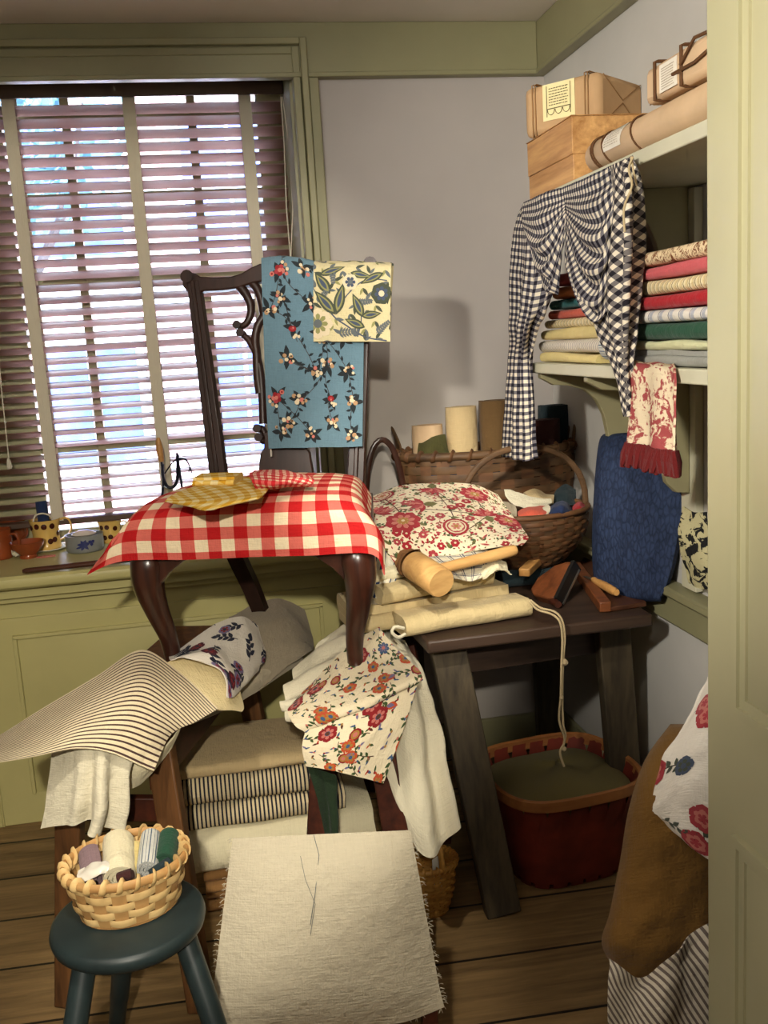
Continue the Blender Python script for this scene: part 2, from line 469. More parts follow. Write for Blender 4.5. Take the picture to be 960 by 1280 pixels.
# floor boards run along x
n = NB('old_floor_boards', .55, .35)
o = n.map(n.obj(), (1,1,1), (0,0,.04)); x = n.xyz(o)
pw = .215
row = n.math('FLOOR', n.math('DIVIDE', n.math('ADD', x[1], 20.05), pw))
fy = n.math('FRACT', n.math('DIVIDE', n.math('ADD', x[1], 20.05), pw))
gap = n.math('LESS_THAN', n.math('ABSOLUTE', n.math('SUBTRACT', fy, .5)), .482)
off = n.new('ShaderNodeCombineXYZ'); n.put(off.inputs[0], n.math('MULTIPLY', row, 3.17)); n.put(off.inputs[2], n.math('MULTIPLY', row, 1.7))
vv = n.new('ShaderNodeVectorMath', operation='ADD'); n.put(vv.inputs[0], o); n.put(vv.inputs[1], off.outputs[0])
g1 = n.noise(n.map(vv.outputs[0], (1.6, 22, 5)), 1.3, 6, .62, .8); g2 = n.noise(n.map(vv.outputs[0], (6, 90, 5)), 1, 3); pl = n.noise(off.outputs[0], 1.7, 0)
k = n.math('ADD', n.math('ADD', n.math('MULTIPLY', g1, .6), n.math('MULTIPLY', g2, .2)), n.math('MULTIPLY', pl, .35))
c = n.mix(n.rng(k, .38, .78, 0, 1), S(82,63,40), S(158,128,84))
c = n.mix(gap, S(22,15,8), c)
n.bump(n.math('ADD', n.math('MULTIPLY', gap, 1.5), n.math('MULTIPLY', g2, .4)), .5, .006)
M['floor'] = n.col(c)

M['mahogany'] = wood('dark_mahogany', (34,17,12), (72,38,26), 'z', 1, .28, .5, .5)
M['mahog_black'] = wood('ebonised_mahogany', (30,17,13), (54,32,24), 'z', 1, .42, .35, .1)
M['trestle'] = wood('worn_brown_oak', (62,38,18), (118,78,42), 'z', 1, .5)
M['redwood'] = wood('dark_red_oak', (44,18,10), (82,38,22), 'y', 1, .5)
M['table'] = wood('dark_table_wood', (42,30,24), (72,54,42), 'x', 1, .5)
M['tableleg'] = wood('weathered_leg_wood', (46,39,28), (84,72,52), 'z', 1, .7)
M['rod'] = wood('dark_rod_wood', (46,24,16), (84,46,30), 'x', 1, .4)
M['pine'] = wood('pine_board', (146,98,50), (214,166,106), 'y', 1.1, .5)
M['pine_end'] = wood('pine_board_dark', (120,78,40), (168,118,66), 'y', .8, .5)
M['mallet'] = wood('pale_mallet_wood', (188,140,82), (220,176,112), 'x', 1.2, .55)
M['mallet_dark'] = wood('mallet_frayed_wood', (96,62,32), (150,104,60), 'x', 2, .8)
M['toolwood'] = wood('tool_wood', (78,40,20), (130,74,40), 'x', 1, .4)
M['handle'] = wood('pale_handle_wood', (166,116,62), (206,156,92), 'x', 1, .45)
M['tray'] = wood('tray_wood', (58,32,20), (96,58,36), 'y', 1, .5)
M['teal'] = plain('dark_teal_paint', (34,45,46), .42, .4, var=.12, sc=9, bump=.03)
M['iron'] = plain('dark_iron', (34,34,48), .4, .5, .6)
M['steel'] = plain('worn_steel', (150,148,140), .35, .5, .9)
M['black'] = plain('black_leather', (20,19,18), .5, .4)
M['string'] = fabric('natural_string', (196,176,136), .1, 200)
M['twine_pale'] = plain('pale_twine', (150,114,74), .8, .2)
M['twine'] = plain('brown_twine', (96,66,42), .8, .2)
M['white_cord'] = fabric('white_cord', (214,206,186), .1, 100)
M['rust'] = plain('redware_glaze', (132,62,30), .18, .6, var=.12, sc=14)
M['yellow'] = plain('yellow_glaze', (214,176,96), .15, .6, var=.05, sc=10)
M['browndot'] = plain('brown_glaze', (66,28,16), .15, .6)
M['grey_stone'] = plain('grey_stoneware', (128,130,128), .3, .5, var=.06, sc=18)
M['cobalt'] = plain('cobalt_glaze', (40,46,98), .25, .5)
M['white_china'] = plain('white_china', (226,220,206), .2, .5, var=.02)
M['splint'] = wood('pale_splint', (196,158,98), (232,200,140), 'x', .6, .6)
M['splint_dark'] = wood('tan_splint', (160,116,66), (200,158,100), 'x', .6, .6)
M['willow'] = wood('brown_willow', (62,44,28), (112,82,52), 'x', .8, .6)
M['willow_red'] = wood('chestnut_willow', (70,44,26), (120,82,50), 'x', .8, .6)
M['honey'] = wood('honey_wicker', (168,112,46), (218,166,86), 'x', .8, .45)
M['redpaint'] = plain('dark_red_painted_splint', (104,40,28), .55, .3, var=.18, sc=10)
M['rimtan'] = wood('tan_rim', (120,72,36), (170,112,62), 'x', .6, .5)
M['kraft'] = plain('kraft_paper', (182,148,108), .75, .2, var=.05, sc=9, bump=.25)
M['kraft_light'] = plain('pale_kraft_paper', (204,174,138), .75, .2, var=.05, sc=9, bump=.25)
M['label'] = plain('cream_label_paper', (226,212,160), .8, .1, var=.03, sc=30)
M['label_white'] = plain('white_label_paper', (226,218,202), .8, .1, var=.03, sc=30)
M['ink'] = plain('label_ink', (92,84,56), .8, .1)
M['ink_light'] = plain('faded_label_ink', (176,164,142), .8, .1)
# blind
n = NB('stained_blind_slat', .3, .5); a = n.noise(n.map(n.obj(), (2, 60, 60)), 1.5, 4)
M['slat'] = n.col(n.mix(n.rng(a, .35, .65, 0, 1), S(84,54,42), S(112,76,60)))
tl = n.new('ShaderNodeBsdfTranslucent'); tl.inputs[0].default_value = S(242,214,204); mx = n.new('ShaderNodeMixShader'); mx.inputs[0].default_value = .5
n.put(mx.inputs[1], n.b.outputs[0]); n.put(mx.inputs[2], tl.outputs[0]); n.put(n.t.nodes['Material Output'].inputs['Surface'], mx.outputs[0])
M['valance'] = wood('blind_valance_wood', (66,48,36), (88,66,50), 'x', 1, .4)
M['tape'] = fabric('blind_ladder_tape', (216,206,184), .05, 90)
n = NB('window_glass', .02, .5)
n.t.nodes.remove(n.b); tr = n.new('ShaderNodeBsdfTransparent'); gl = n.new('ShaderNodeBsdfGlossy'); gl.inputs['Roughness'].default_value = .02
mx = n.new('ShaderNodeMixShader'); fr = n.new('ShaderNodeFresnel'); fr.inputs[0].default_value = 1.4
n.put(mx.inputs[0], fr.outputs[0]); n.put(mx.inputs[1], tr.outputs[0]); n.put(mx.inputs[2], gl.outputs[0])
n.put(n.t.nodes['Material Output'].inputs['Surface'], mx.outputs[0]); M['glass'] = n.m
# fabrics
M['linen'] = fabric('natural_linen', (200,190,166), .07, 45)
M['cream'] = fabric('cream_cotton', (226,216,182), .06)
M['white'] = fabric('white_linen', (222,214,188), .06)
M['muslin'] = fabric('ivory_muslin', (226,208,160), .06)
M['canvas'] = fabric('beige_canvas', (206,186,140), .08, 50)
M['tan'] = fabric('tan_linen', (198,174,130), .08, 50)
M['brown_cloth'] = fabric('brown_burlap', (142,104,62), .18, 30)
M['greylinen'] = fabric('grey_linen', (160,148,126), .06, 50)
M['greycream'] = fabric('grey_cream_linen', (186,174,150), .06, 50)
M['darkgreen'] = fabric('dark_green_wool', (38,52,36), .12)
M['blue_fab'] = fabric('dusty_blue_cotton', (98,126,140), .14, 70)
M['cream_print'] = fabric('pale_yellow_print_cotton', (200,188,146), .05)
M['red_print'] = fabric('ivory_print_cotton', (228,214,184), .05)
M['white_print'] = fabric('white_print_cotton', (226,218,204), .05)
M['cream_print2'] = fabric('cream_floral_cotton', (230,216,184), .05)
for nm, rgb in dict(ink_navy=(38,40,58), ink_black=(34,30,34), ink_leaf=(78,84,70), ink_olive=(112,108,60), ink_red=(150,40,44), ink_crimson=(168,38,48), ink_pink=(206,122,110), ink_rose=(176,66,72), ink_orange=(206,88,52), ink_tan=(188,150,112), ink_blue=(70,98,136), ink_lilac=(128,116,152), ink_cream=(226,210,176), ink_white=(232,226,206), ink_stem=(70,56,48), ink_brown=(96,62,48), ink_grey=(104,110,112), ink_slate=(78,88,108), ink_sage=(150,148,96), ink_gold=(178,132,66), ink_wine=(92,30,44), ink_green=(70,92,52), ink_stemdark=(44,50,54)).items():
    M[nm] = fabric(nm, rgb, .06)
M['redging'] = gingham('red_gingham', (232,214,180), (206,104,92), (176,30,32), .0268)
M['redging_s'] = gingham('small_red_gingham', (232,208,180), (208,98,92), (186,38,44), .0085)
M['yelging'] = gingham('yellow_gingham', (230,212,160), (222,186,98), (206,154,44), .0165, .35)
M['blkging'] = gingham('black_gingham', (222,212,190), (112,108,112), (38,36,46), .0094)
M['blkging_d'] = gingham('black_gingham_bias', (222,212,190), (112,106,104), (38,36,42), .0088, .72)
M['ticking'] = stripes('brown_ticking', (226,212,178), [(.0094,.34,0,(82,62,58))], PI/2)
M['ticking_b'] = stripes('black_ticking', (214,196,156), [(.0105,.42,0,(44,44,54))])
M['ticking_b2'] = stripes('black_ticking_pillow', (206,190,156), [(.0105,.38,0,(64,60,66))], PI/2)
M['ticking_g'] = stripes('grey_ticking', (206,196,176), [(.0095,.45,0,(112,100,92))], .5)
M['bluestripe'] = stripes('white_blue_stripe', (214,208,188), [(.05,.22,0,(54,66,96)),(.05,.06,.3,(54,66,96)),(.05,.06,.9,(54,66,96))])
M['bluestripe_roll'] = stripes('blue_grey_stripe', (206,206,198), [(.016,.16,0,(84,100,120)),(.016,.07,.4,(84,100,120))])
M['blucheck'] = checks('navy_windowpane', (222,214,190), [(0,.03,.1,0,(52,62,92),.85),(0,.03,.06,.18,(52,62,92),.85),(1,.03,.1,0,(52,62,92),.85),(1,.03,.06,.18,(52,62,92),.85)])
M['bluplaid'] = checks('blue_plaid', (222,216,204), [(0,.042,.3,0,(120,136,168),.55),(1,.042,.3,0,(120,136,168),.55),(0,.042,.06,.12,(52,64,104),.9),(1,.042,.06,.12,(52,64,104),.9)])
M['creamstripe'] = stripes('cream_olive_stripe', (226,212,172), [(.02,.12,0,(120,104,72)),(.02,.06,.25,(150,122,86)),(.02,.3,.55,(214,194,146))])
M['greystripe'] = stripes('grey_white_stripe', (222,214,196), [(.012,.4,0,(186,176,168))])
M['silver'] = fabric('silver_grey_linen', (150,150,142), .14, 40)
M['palegreen'] = fabric('pale_green_cotton', (206,206,162), .06)
M['forest'] = fabric('forest_green_cotton', (40,78,58), .1)
M['redcot'] = fabric('red_cotton', (164,34,42), .08)
M['pinkcot'] = fabric('pink_cotton', (198,92,96), .08)
M['orangecot'] = fabric('orange_cotton', (214,136,84), .08)
M['tealcot'] = fabric('teal_cotton', (28,92,92), .1)
M['salmon'] = fabric('salmon_cotton', (200,92,72), .08)
M['yellowcot'] = fabric('yellow_cotton', (220,200,134), .06)
n = NB('indigo_damask', .75, .2); t = n.obj(); vo = n.new('ShaderNodeTexVoronoi'); vo.feature = 'DISTANCE_TO_EDGE'; n.put(vo.inputs['Vector'], n.map(t, (90,90,40))); vo.inputs['Scale'].default_value = 1
k = n.math('ADD', n.rng(vo.outputs['Distance'], 0, .2, 0, .22), n.math('ADD', n.math('MULTIPLY', n.noise(t, 34, 5, .7, .8), .5), n.math('MULTIPLY', n.noise(n.map(t, (1,1,.35)), 12, 4), .35)))
n.bump(k, .7, .006); M['bluecush'] = n.col(n.mix(n.rng(k, .3, .95, 0, 1), S(24,32,52), S(58,74,108)))
M['oliv'] = fabric('olive_green_cotton', (74,72,40), .1)
M['olivpillow'] = fabric('olive_pillow_cotton', (122,110,66), .1)
M['umber'] = fabric('umber_cotton', (104,80,50), .1)
M['charteal'] = fabric('charcoal_teal_cotton', (40,52,56), .1)
M['maroon'] = fabric('dark_maroon_cotton', (66,40,38), .1)
M['navy'] = fabric('navy_cotton', (40,52,84), .1)
M['sack'] = fabric('ochre_brown_sackcloth', (116,84,40), .1, 40)
M['mauve'] = fabric('mauve_wool', (138,114,118), .18, 50)
M['fringe'] = fabric('dark_red_fringe', (108,34,34), .25, 80)
# toile: red figures on cream
n = NB('red_toile', .92, .1); t = n.uv()
a = n.noise(t, 26, 4, .62, 1.2); b = n.noise(t, 90, 3, .6); c0 = n.noise(t, 9, 2)
k = n.math('ADD', n.math('ADD', n.math('MULTIPLY', a, .6), n.math('MULTIPLY', b, .28)), n.math('MULTIPLY', c0, .3))
k = n.rng(k, .575, .61, 0, 1)
M['toile'] = n.col(n.slub(n.mix(k, S(226,208,176), S(160,76,76)), .05))
n = NB('brown_toile', .92, .1); t = n.uv()
a = n.noise(t, 40, 4, .6, 1.5); k = n.math('LESS_THAN', n.math('ABSOLUTE', n.math('SUBTRACT', a, .5)), .022)
M['toile_b'] = n.col(n.slub(n.mix(k, S(222,200,162), S(120,74,50)), .05))
n = NB('dark_block_print', .92, .1); t = n.uv(); a = n.noise(t, 34, 3, .6, 1.)
M['blackprint'] = n.col(n.slub(n.mix(n.rng(a, .5, .53, 0, 1), S(190,182,140), S(34,34,34)), .05))
# outside
def brickmat(name, c1, c2, mortar):
    n = NB(name, .9, .1); b = n.new('ShaderNodeTexBrick'); n.put(b.inputs['Vector'], n.map(n.obj(), (1,1,1), (PI/2,0,0)))
    b.inputs['Scale'].default_value = 4; b.inputs['Color1'].default_value = S(*c1); b.inputs['Color2'].default_value = S(*c2); b.inputs['Mortar'].default_value = S(*mortar)
    return n.col(b.outputs[0])
M['brick'] = brickmat('pink_brick', (206,164,158), (190,146,142), (220,210,206))
M['facade_white'] = plain('white_clapboard', (226,228,232), .8, .2, var=.03)
M['facade_pane'] = plain('dark_blue_pane', (58,74,128), .2, .5, var=.3, sc=3)
M['paving'] = plain('pale_paving', (206,206,204), .9, .1, var=.06, sc=1.5)
M['roofslate'] = plain('slate_roof', (104,116,140), .8, .2, var=.1)
M['bark'] = plain('tree_bark', (70,62,60), .9, .1, var=.2)
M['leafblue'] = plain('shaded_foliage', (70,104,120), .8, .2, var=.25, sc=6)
# ------------------------------------------------------------------ room
WY, RX, CZ, SILL = 3.10, 1.124, 2.363, .81
LX, FY = -2.2, -1.7
def sbox(name, boxes, mat, bevel=0):
    m = MB()
    for b in boxes: m.box(*b)
    return struct(m.build(name, mat, sharp=30, bevel=bevel))
ox0, ox1, oz1 = -.765, .345, 2.285
sbox('floor', [(LX-.2, RX+.2, FY-.2, WY+.4, -.12, 0)], M['floor'])
sbox('ceiling', [(LX-.2, RX+.2, FY-.2, WY+.4, CZ, CZ+.2)], M['ceil'])
sbox('wall_back', [(LX-.2, ox0, WY, WY+.4, 0, CZ), (ox1, RX+.2, WY, WY+.4, 0, CZ), (ox0, ox1, WY, WY+.4, oz1, CZ), (ox0, ox1, WY, WY+.4, 0, SILL-.04)], M['plaster'])
sbox('wall_right', [(RX, RX+.2, FY-.2, WY, 0, CZ)], M['plaster_right'])
sbox('wall_left', [(LX-.2, LX, FY-.2, WY, 0, CZ)], M['plaster'])
sbox('wall_front', [(LX, RX, FY-.2, FY, 0, CZ)], M['plaster'])
zb = 2.208
sbox('trim_1', [(LX, RX-.03, WY-.03, WY, zb+.012, CZ), (LX, RX-.03, WY-.038, WY, zb, zb+.014)], M['green'], .003)     # cornice boards
sbox('trim_2', [(RX-.03, RX, FY, WY, zb+.012, CZ), (RX-.038, RX, FY, WY, zb, zb+.014)], M['green'], .003)
sbox('trim_3', [(RX-.03, RX, FY, WY, .68, .76), (RX-.055, RX, FY, WY, .76, .785)], M['green'], .006)                  # chair rail
sbox('baseboard_right', [(RX-.02, RX, FY, WY, 0, .12)], M['green'], .004)
sbox('baseboard_back', [(.40, RX-.02, WY-.02, WY, 0, .12)], M['green'], .004)
# window: casing, lining, sash, panes
m = MB()
for (a, b, w, y) in ((ox0+.012, ox1-.012, .022, .035), (ox0-.012, ox1+.012, .02, .05), (ox0-.034, ox1+.034, .03, .028)):
    z1 = oz1+(.012 if w == .02 else .034 if w == .03 else -.012)
    m.box(a-w, a, WY-y, WY+.02, SILL, z1+w); m.box(b, b+w, WY-y, WY+.02, SILL, z1+w); m.box(a, b, WY-y, WY+.02, z1, z1+w)
win = struct(m.build('window_1', M['green'], sharp=30, bevel=.003))
m = MB(); yb = 3.5
m.box(ox0-.002, ox0+.02, WY+.02, yb, SILL, oz1); m.box(ox1-.02, ox1+.002, WY+.02, yb, SILL, oz1); m.box(ox0+.02, ox1-.02, WY+.02, yb, oz1-.02, oz1)
m.build('window_lining', M['green'], win, sharp=30)
m = MB(); ys = 3.44
xs = [at(u, 119, y=ys).x for u in (-2, 79, 158, 237, 318)]
zs = [at(150, v, y=ys).z for v in (92, 146, 245, 350, 462, 556, 655)]
m.box(ox0+.02, xs[0], ys-.02, ys+.02, SILL, oz1-.02); m.box(xs[4], ox1-.02, ys-.02, ys+.02, SILL, oz1-.02)
m.box(xs[0], xs[4], ys-.02, ys+.02, zs[0], oz1-.02); m.box(xs[0], xs[4], ys-.02, ys+.02, SILL, zs[6])
for x in xs[1:4]: m.box(x-.014, x+.014, ys-.018, ys+.014, zs[6], zs[0])
for i, z in enumerate(zs[1:6]):
    h = .022 if i == 2 else .011
    m.box(xs[0], xs[4], ys-.016, ys+.012, z-h, z+h)
m.build('sash', M['green'], win, sharp=30, bevel=.003)
m = MB(); m.box(xs[0], xs[4], ys+.002, ys+.005, zs[6], zs[0]); m.build('pane', M['glass'], win, sharp=30)
# panelled dado below the window with the deep sill
DY = 3.03
m = MB(); xr = .385
m.box(LX, xr, DY, WY, 0, .77)
m.box(LX, xr+.004, DY-.03, WY, .715, .735); m.box(LX, xr+.008, DY-.055, WY, .735, .772)
zt = at(20, 795, y=DY).z
zg = at(100, 762, y=DY).z
m.box(LX, xr-.02, DY-.012, DY, .0, zg-.004)                 # flap with the shadow gap above it
px0, px1, pz1, pz0 = at(24, 830, y=DY).x, .295, zt, .10
yq = DY-.012
for (a0, a1, c0, c1) in ((px0-.03, px0, pz0, pz1), (px1, px1+.03, pz0, pz1), (px0-.03, px1+.03, pz1, pz1+.03)):
    pass
# raised field: bevelled slab standing in a moulded frame
f = .045
A = [(px0, yq+.0005, pz0), (px1, yq+.0005, pz0), (px1, yq+.0005, pz1), (px0, yq+.0005, pz1)]
m.bar(V((px0, yq-.004, pz0)), V((px0, yq-.004, pz1)), .012, .016, (0,1,0)); m.bar(V((px1, yq-.004, pz0)), V((px1, yq-.004, pz1)), .012, .016, (0,1,0))
m.bar(V((px0-.006, yq-.004, pz1)), V((px1+.006, yq-.004, pz1)), .016, .012, (0,0,1))
b = m.add([(px0+.008, yq-.001, pz0), (px1-.008, yq-.001, pz0), (px1-.008, yq-.001, pz1-.008), (px0+.008, yq-.001, pz1-.008),
           (px0+f, yq-.012, pz0+f), (px1-f, yq-.012, pz0+f), (px1-f, yq-.012, pz1-f), (px0+f, yq-.012, pz1-f)])
for q in ((0,1,5,4), (1,2,6,5), (2,3,7,6), (3,0,4,7), (4,5,6,7)): m.face([b+i for i in q])
# next panel to the left
qx = px0-.10
m.box(qx-.006, qx, yq-.006, yq, .0, zg-.004)
m.box(LX, qx-.006, yq-.005, yq, .0, zg-.004)
struct(m.build('trim_4', M['green_panel'], sharp=25, bevel=.002))
m = MB()
pr = [(DY-.09, .770), (DY-.10, .778), (DY-.103, .79), (DY-.10, .802), (DY-.09, .81), (3.42, .81), (3.42, .770)]
a = m.add([(LX, y, z) for y, z in pr]); b = m.add([(xr+.015, y, z) for y, z in pr]); k = len(pr)
for i in range(k): m.face([a+i, a+(i+1) % k, b+(i+1) % k, b+i])
m.face([a+i for i in reversed(range(k))]); m.face([b+i for i in range(k)])
# notch: the sill only runs into the window opening between its jambs
struct(m.build('trim_5', M['green_panel'], sharp=35))
# open door at the right, its face along the depth of the room
DX = .68
ye, yh = at(883.5, 600, x=DX).y, .46
m = MB(); m.box(DX, DX+.042, yh, ye, .01, 2.04)
door = struct(m.build('door_1', M['door'], sharp=30, bevel=.003))
st = at(922, 800, x=DX).y
zr1, zr0 = at(930, 897, x=DX).z, at(930, 1050, x=DX).z
def dpanel(z0, z1, nm):
    m = MB(); y0, y1 = yh+.10, st; X = DX
    # moulded frame proud of the stiles, then bevelled field
    for (a0, a1, c0, c1) in ((y0-.0, y0+.014, z0+.014, z1-.014), (y1-.014, y1, z0+.014, z1-.014), (y0, y1, z0, z0+.014), (y0, y1, z1-.014, z1)): m.box(X-.010, X+.002, a0, a1, c0, c1)
    for (a0, a1, c0, c1) in ((y0+.014, y0+.028, z0+.028, z1-.028), (y1-.028, y1-.014, z0+.028, z1-.028), (y0+.014, y1-.014, z0+.014, z0+.028), (y0+.014, y1-.014, z1-.028, z1-.014)): m.box(X-.005, X+.002, a0, a1, c0, c1)
    f = .075
    b = m.add([(X-.001, y0+.028, z0+.028), (X-.001, y1-.028, z0+.028), (X-.001, y1-.028, z1-.028), (X-.001, y0+.028, z1-.028), (X-.012, y0+f, z0+f), (X-.012, y1-f, z0+f), (X-.012, y1-f, z1-f), (X-.012, y0+f, z1-f)])
    for q in ((0,1,5,4), (1,2,6,5), (2,3,7,6), (3,0,4,7), (4,5,6,7)): m.face([b+i for i in q])
    m.build('door_panel', M['door'], door, sharp=30)
dpanel(zr1, 1.93, 'u'); dpanel(.22, zr0, 'l')
sbox('wall_front_2', [(DX+.002, RX, .34, .455, 0, CZ)], M['plaster'])

# ------------------------------------------------------------------ blind
bx0, bx1, by = ox0+.022, ox1-.022, 3.34
bl = thing('window_blind', 'wooden slatted blind with dark valance hanging in the window', 'blind', (-.165, by, .93))
zh1, zh0 = at(200, 86, y=by-.045).z, at(200, 120, y=by-.045).z
m = MB(); m.box(bx0, bx1, by-.05, by-.038, zh0, zh1); m.build('valance', M['valance'], bl, bevel=.003, sharp=30)
m = MB(); m.box(bx0+.004, bx1-.004, by-.03, by+.03, zh0+.02, zh1-.003); m.build('head_rail', M['valance'], bl, sharp=30)
zb0 = at(140, 648, y=by).z
pitch, tilt = .0385, math.radians(24)
ns = int((zh0-zb0-.01)/pitch)
m = MB(); sw = .048
for k in range(ns):
    z = zb0+.03+k*pitch
    P = []
    for (s, h) in ((-.5, 0), (-.25, .0016), (0, .0022), (.25, .0016), (.5, 0)):
        yy, zz = s*sw, h
        # room side edge up
        P.append((by+yy*math.cos(tilt)+zz*math.sin(tilt), z-yy*math.sin(tilt)+zz*math.cos(tilt)))
    poly = P+[(y+.0004, zz-.0026) for y, zz in reversed(P)]
    a = m.add([(bx0+.004, y, zz) for y, zz in poly]); b = m.add([(bx1-.004, y, zz) for y, zz in poly]); n_ = len(poly)
    for i in range(n_): m.face([a+i, b+i, b+(i+1) % n_, a+(i+1) % n_])
    m.face([a+i for i in range(n_)]); m.face([b+i for i in reversed(range(n_))])
m.build('slats', M['slat'], bl, sharp=30)
m = MB(); m.box(bx0+.004, bx1-.004, by-.026, by+.026, zb0-.004, zb0+.014); m.build('bottom_rail', M['valance'], bl, bevel=.003, sharp=30)
for u in (10, 160, 305):
    x = at(u, 119, y=by).x
    m = MB()
    m.box(x-.019, x+.019, by-.0275, by-.0265, zb0+.012, zh0+.03); m.box(x-.019, x+.019, by+.0265, by+.0275, zb0+.012, zh0+.03)
    m.build('ladder_tape', M['tape'], bl, sharp=30)
m = MB(); y = by-.056
m.tube([at(351, 121, y=y), at(355, 180, y=y), at(358, 260, y=y), at(363, 322, y=y)], .0018, 6)
m.tube([at(353, 121, y=y), at(361, 180, y=y), at(366, 260, y=y), at(363.5, 322, y=y), at(366, 400, y=y)], .0018, 6)
m.build('lift_cord', M['white_cord'], bl)
m = MB(); m.tube([at(-4, 400, y=y), at(1, 480, y=y), at(11, 574, y=y)], .0018, 6)
m.lathe([(.003, .034), (.006, .028), (.009, .006), (.007, 0)], at(12, 586, y=y), 10); m.build('tilt_cord', M['white_cord'], bl)

# ------------------------------------------------------------------ outside
sbox('street_ground', [(-30, 30, WY+.45, 40, -.7, -.6)], M['paving'])
h = thing('house', 'sunlit pink brick house seen through the blind across the street', 'house', (-.5, 10, -.6))
m = MB(); m.box(-6, 4, 10, 13, -.6, 4.2); m.build('wall', M['brick'], h, sharp=30)
m = MB()
m.hexa([(-6.3,9.7,4.2),(4.3,9.7,4.2),(4.3,11.5,5.6),(-6.3,11.5,5.6),(-6.3,9.7,4.3),(4.3,9.7,4.3),(4.3,11.5,5.7),(-6.3,11.5,5.7)]); m.build('roof', M['roofslate'], h, sharp=30)
for x in (-2.6, -1.1, .4):
    for z0 in (.35, 2.35):
        m = MB(); m.box(x-.52, x+.52, 9.94, 10.02, z0-.05, z0+1.25); w = m.build('window_frame', M['facade_white'], h, sharp=30)
        m = MB()
        for i in range(2):
            for j in range(2): m.box(x-.45+i*.47, x-.02+i*.47, 9.92, 9.96, z0+.02+j*.6, z0+.58+j*.6)
        m.build('pane', M['facade_pane'], w, sharp=30)
m = MB(); m.box(-6, 4, 9.9, 10, 1.85, 2.1); m.build('band', M['facade_white'], h, sharp=30)
t = thing('street_tree', 'small leafy street tree outside the window', 'tree', (-1.25, 6.6, -.6))
m = MB(); m.tube(spline([(-1.25,6.6,-.6),(-1.22,6.6,.6),(-1.26,6.62,1.6),(-1.2,6.6,2.6)], 4), [.08]*5+[.06]*4+[.05]*4, 8); m.tube([(-1.25,6.6,1.5),(-.8,6.6,2.3),(-.6,6.7,3.0)], [.04,.03,.015], 6); m.build('trunk', M['bark'], t)
m = MB(); r_ = random.Random(3)
for k in range(420):
    a, e, q = r_.uniform(0, 2*PI), r_.uniform(-1, 1), r_.uniform(.3, 1)
    c = V((-1.1+.85*q*math.cos(a)*math.sqrt(1-e*e), 6.6+.7*q*math.sin(a)*math.sqrt(1-e*e), 2.75+.75*q*e))
    d = V((r_.uniform(-1,1), r_.uniform(-1,1), r_.uniform(-1,1))).normalized(); x = d.orthogonal().normalized()*.09; y = d.cross(x).normalized()*.045
    b = m.add([c-x, c-y, c+x, c+y]); m.face([b,b+1,b+2,b+3])
m.build('leaves', M['leafblue'], t, sharp=0)
# ------------------------------------------------------------------ light
w = bpy.data.worlds.new('sky'); scn.world = w; w.use_nodes = True
bg = w.node_tree.nodes['Background']; bg.inputs[0].default_value = (.60, .75, 1, 1); bg.inputs[1].default_value = 21
def lamp(name, ty, loc, target, power, colr, **k):
    d = bpy.data.lights.new(name, ty); o = bpy.data.objects.new(name, d); col.objects.link(o)
    o.location = loc; o.rotation_euler = (V(target)-V(loc)).to_track_quat('-Z', 'Y').to_euler()
    d.energy = power; d.color = colr
    for a, b in k.items(): setattr(d, a, b)
    return o
lamp('sun', 'SUN', (0, -4, 8), (.6, 0, 0), 16, (.95, .97, 1), angle=.01)
WARM = (1, .92, .77)
lamp('track_spot', 'SPOT', (-.12, -.95, 2.06), (-.36, 2.3, 1.06), 260, WARM, spot_size=math.radians(40), spot_blend=.32, shadow_soft_size=.035)
lamp('seat_spot', 'SPOT', (-.2, .7, 2.3), (-.02, 1.84, .3), 82, WARM, spot_size=math.radians(27), spot_blend=.5, shadow_soft_size=.03)
lamp('table_spot', 'SPOT', (.0, .55, 2.27), (.60, 2.38, .98), 130, WARM, spot_size=math.radians(25), spot_blend=.6, shadow_soft_size=.03)
lamp('shelf_spot', 'SPOT', (-.8, .3, 1.96), (1.05, 1.9, 1.62), 210, (1, .94, .83), spot_size=math.radians(58), spot_blend=.8, shadow_soft_size=.06)
lamp('room_fill', 'AREA', (-.9, .3, 2.33), (-.9, .3, 0), 5, (1, .93, .82), size=1.6)  # added soft overhead fill for the whole room
lamp('rear_fill', 'AREA', (-.2, -1.5, 1.7), (0, 2, 1.2), 3, (1, .94, .85), size=1.1)  # added weak fill from behind the camera
lamp('ceiling_fill', 'AREA', (-.7, -.2, 1.75), (-.7, .2, 3), 14, (1, .94, .87), size=.8)  # added upward fill that brightens the ceiling
lamp('wall_spot', 'SPOT', (.0, 1.2, 2.3), (.72, 3.1, 1.75), 46, (1, .95, .88), spot_size=math.radians(54), spot_blend=.9, shadow_soft_size=.12)
lamp('door_fill', 'SPOT', (-1.1, .2, 2.2), (.68, .62, 1.0), 56, (1, .96, .87), spot_size=math.radians(56), spot_blend=.55, shadow_soft_size=.08)  # added lamp that brightens only the open door
scn.view_settings.view_transform = 'Standard'
scn.view_settings.look = 'None'
scn.view_settings.exposure = .12
scn.cycles.use_denoising = True
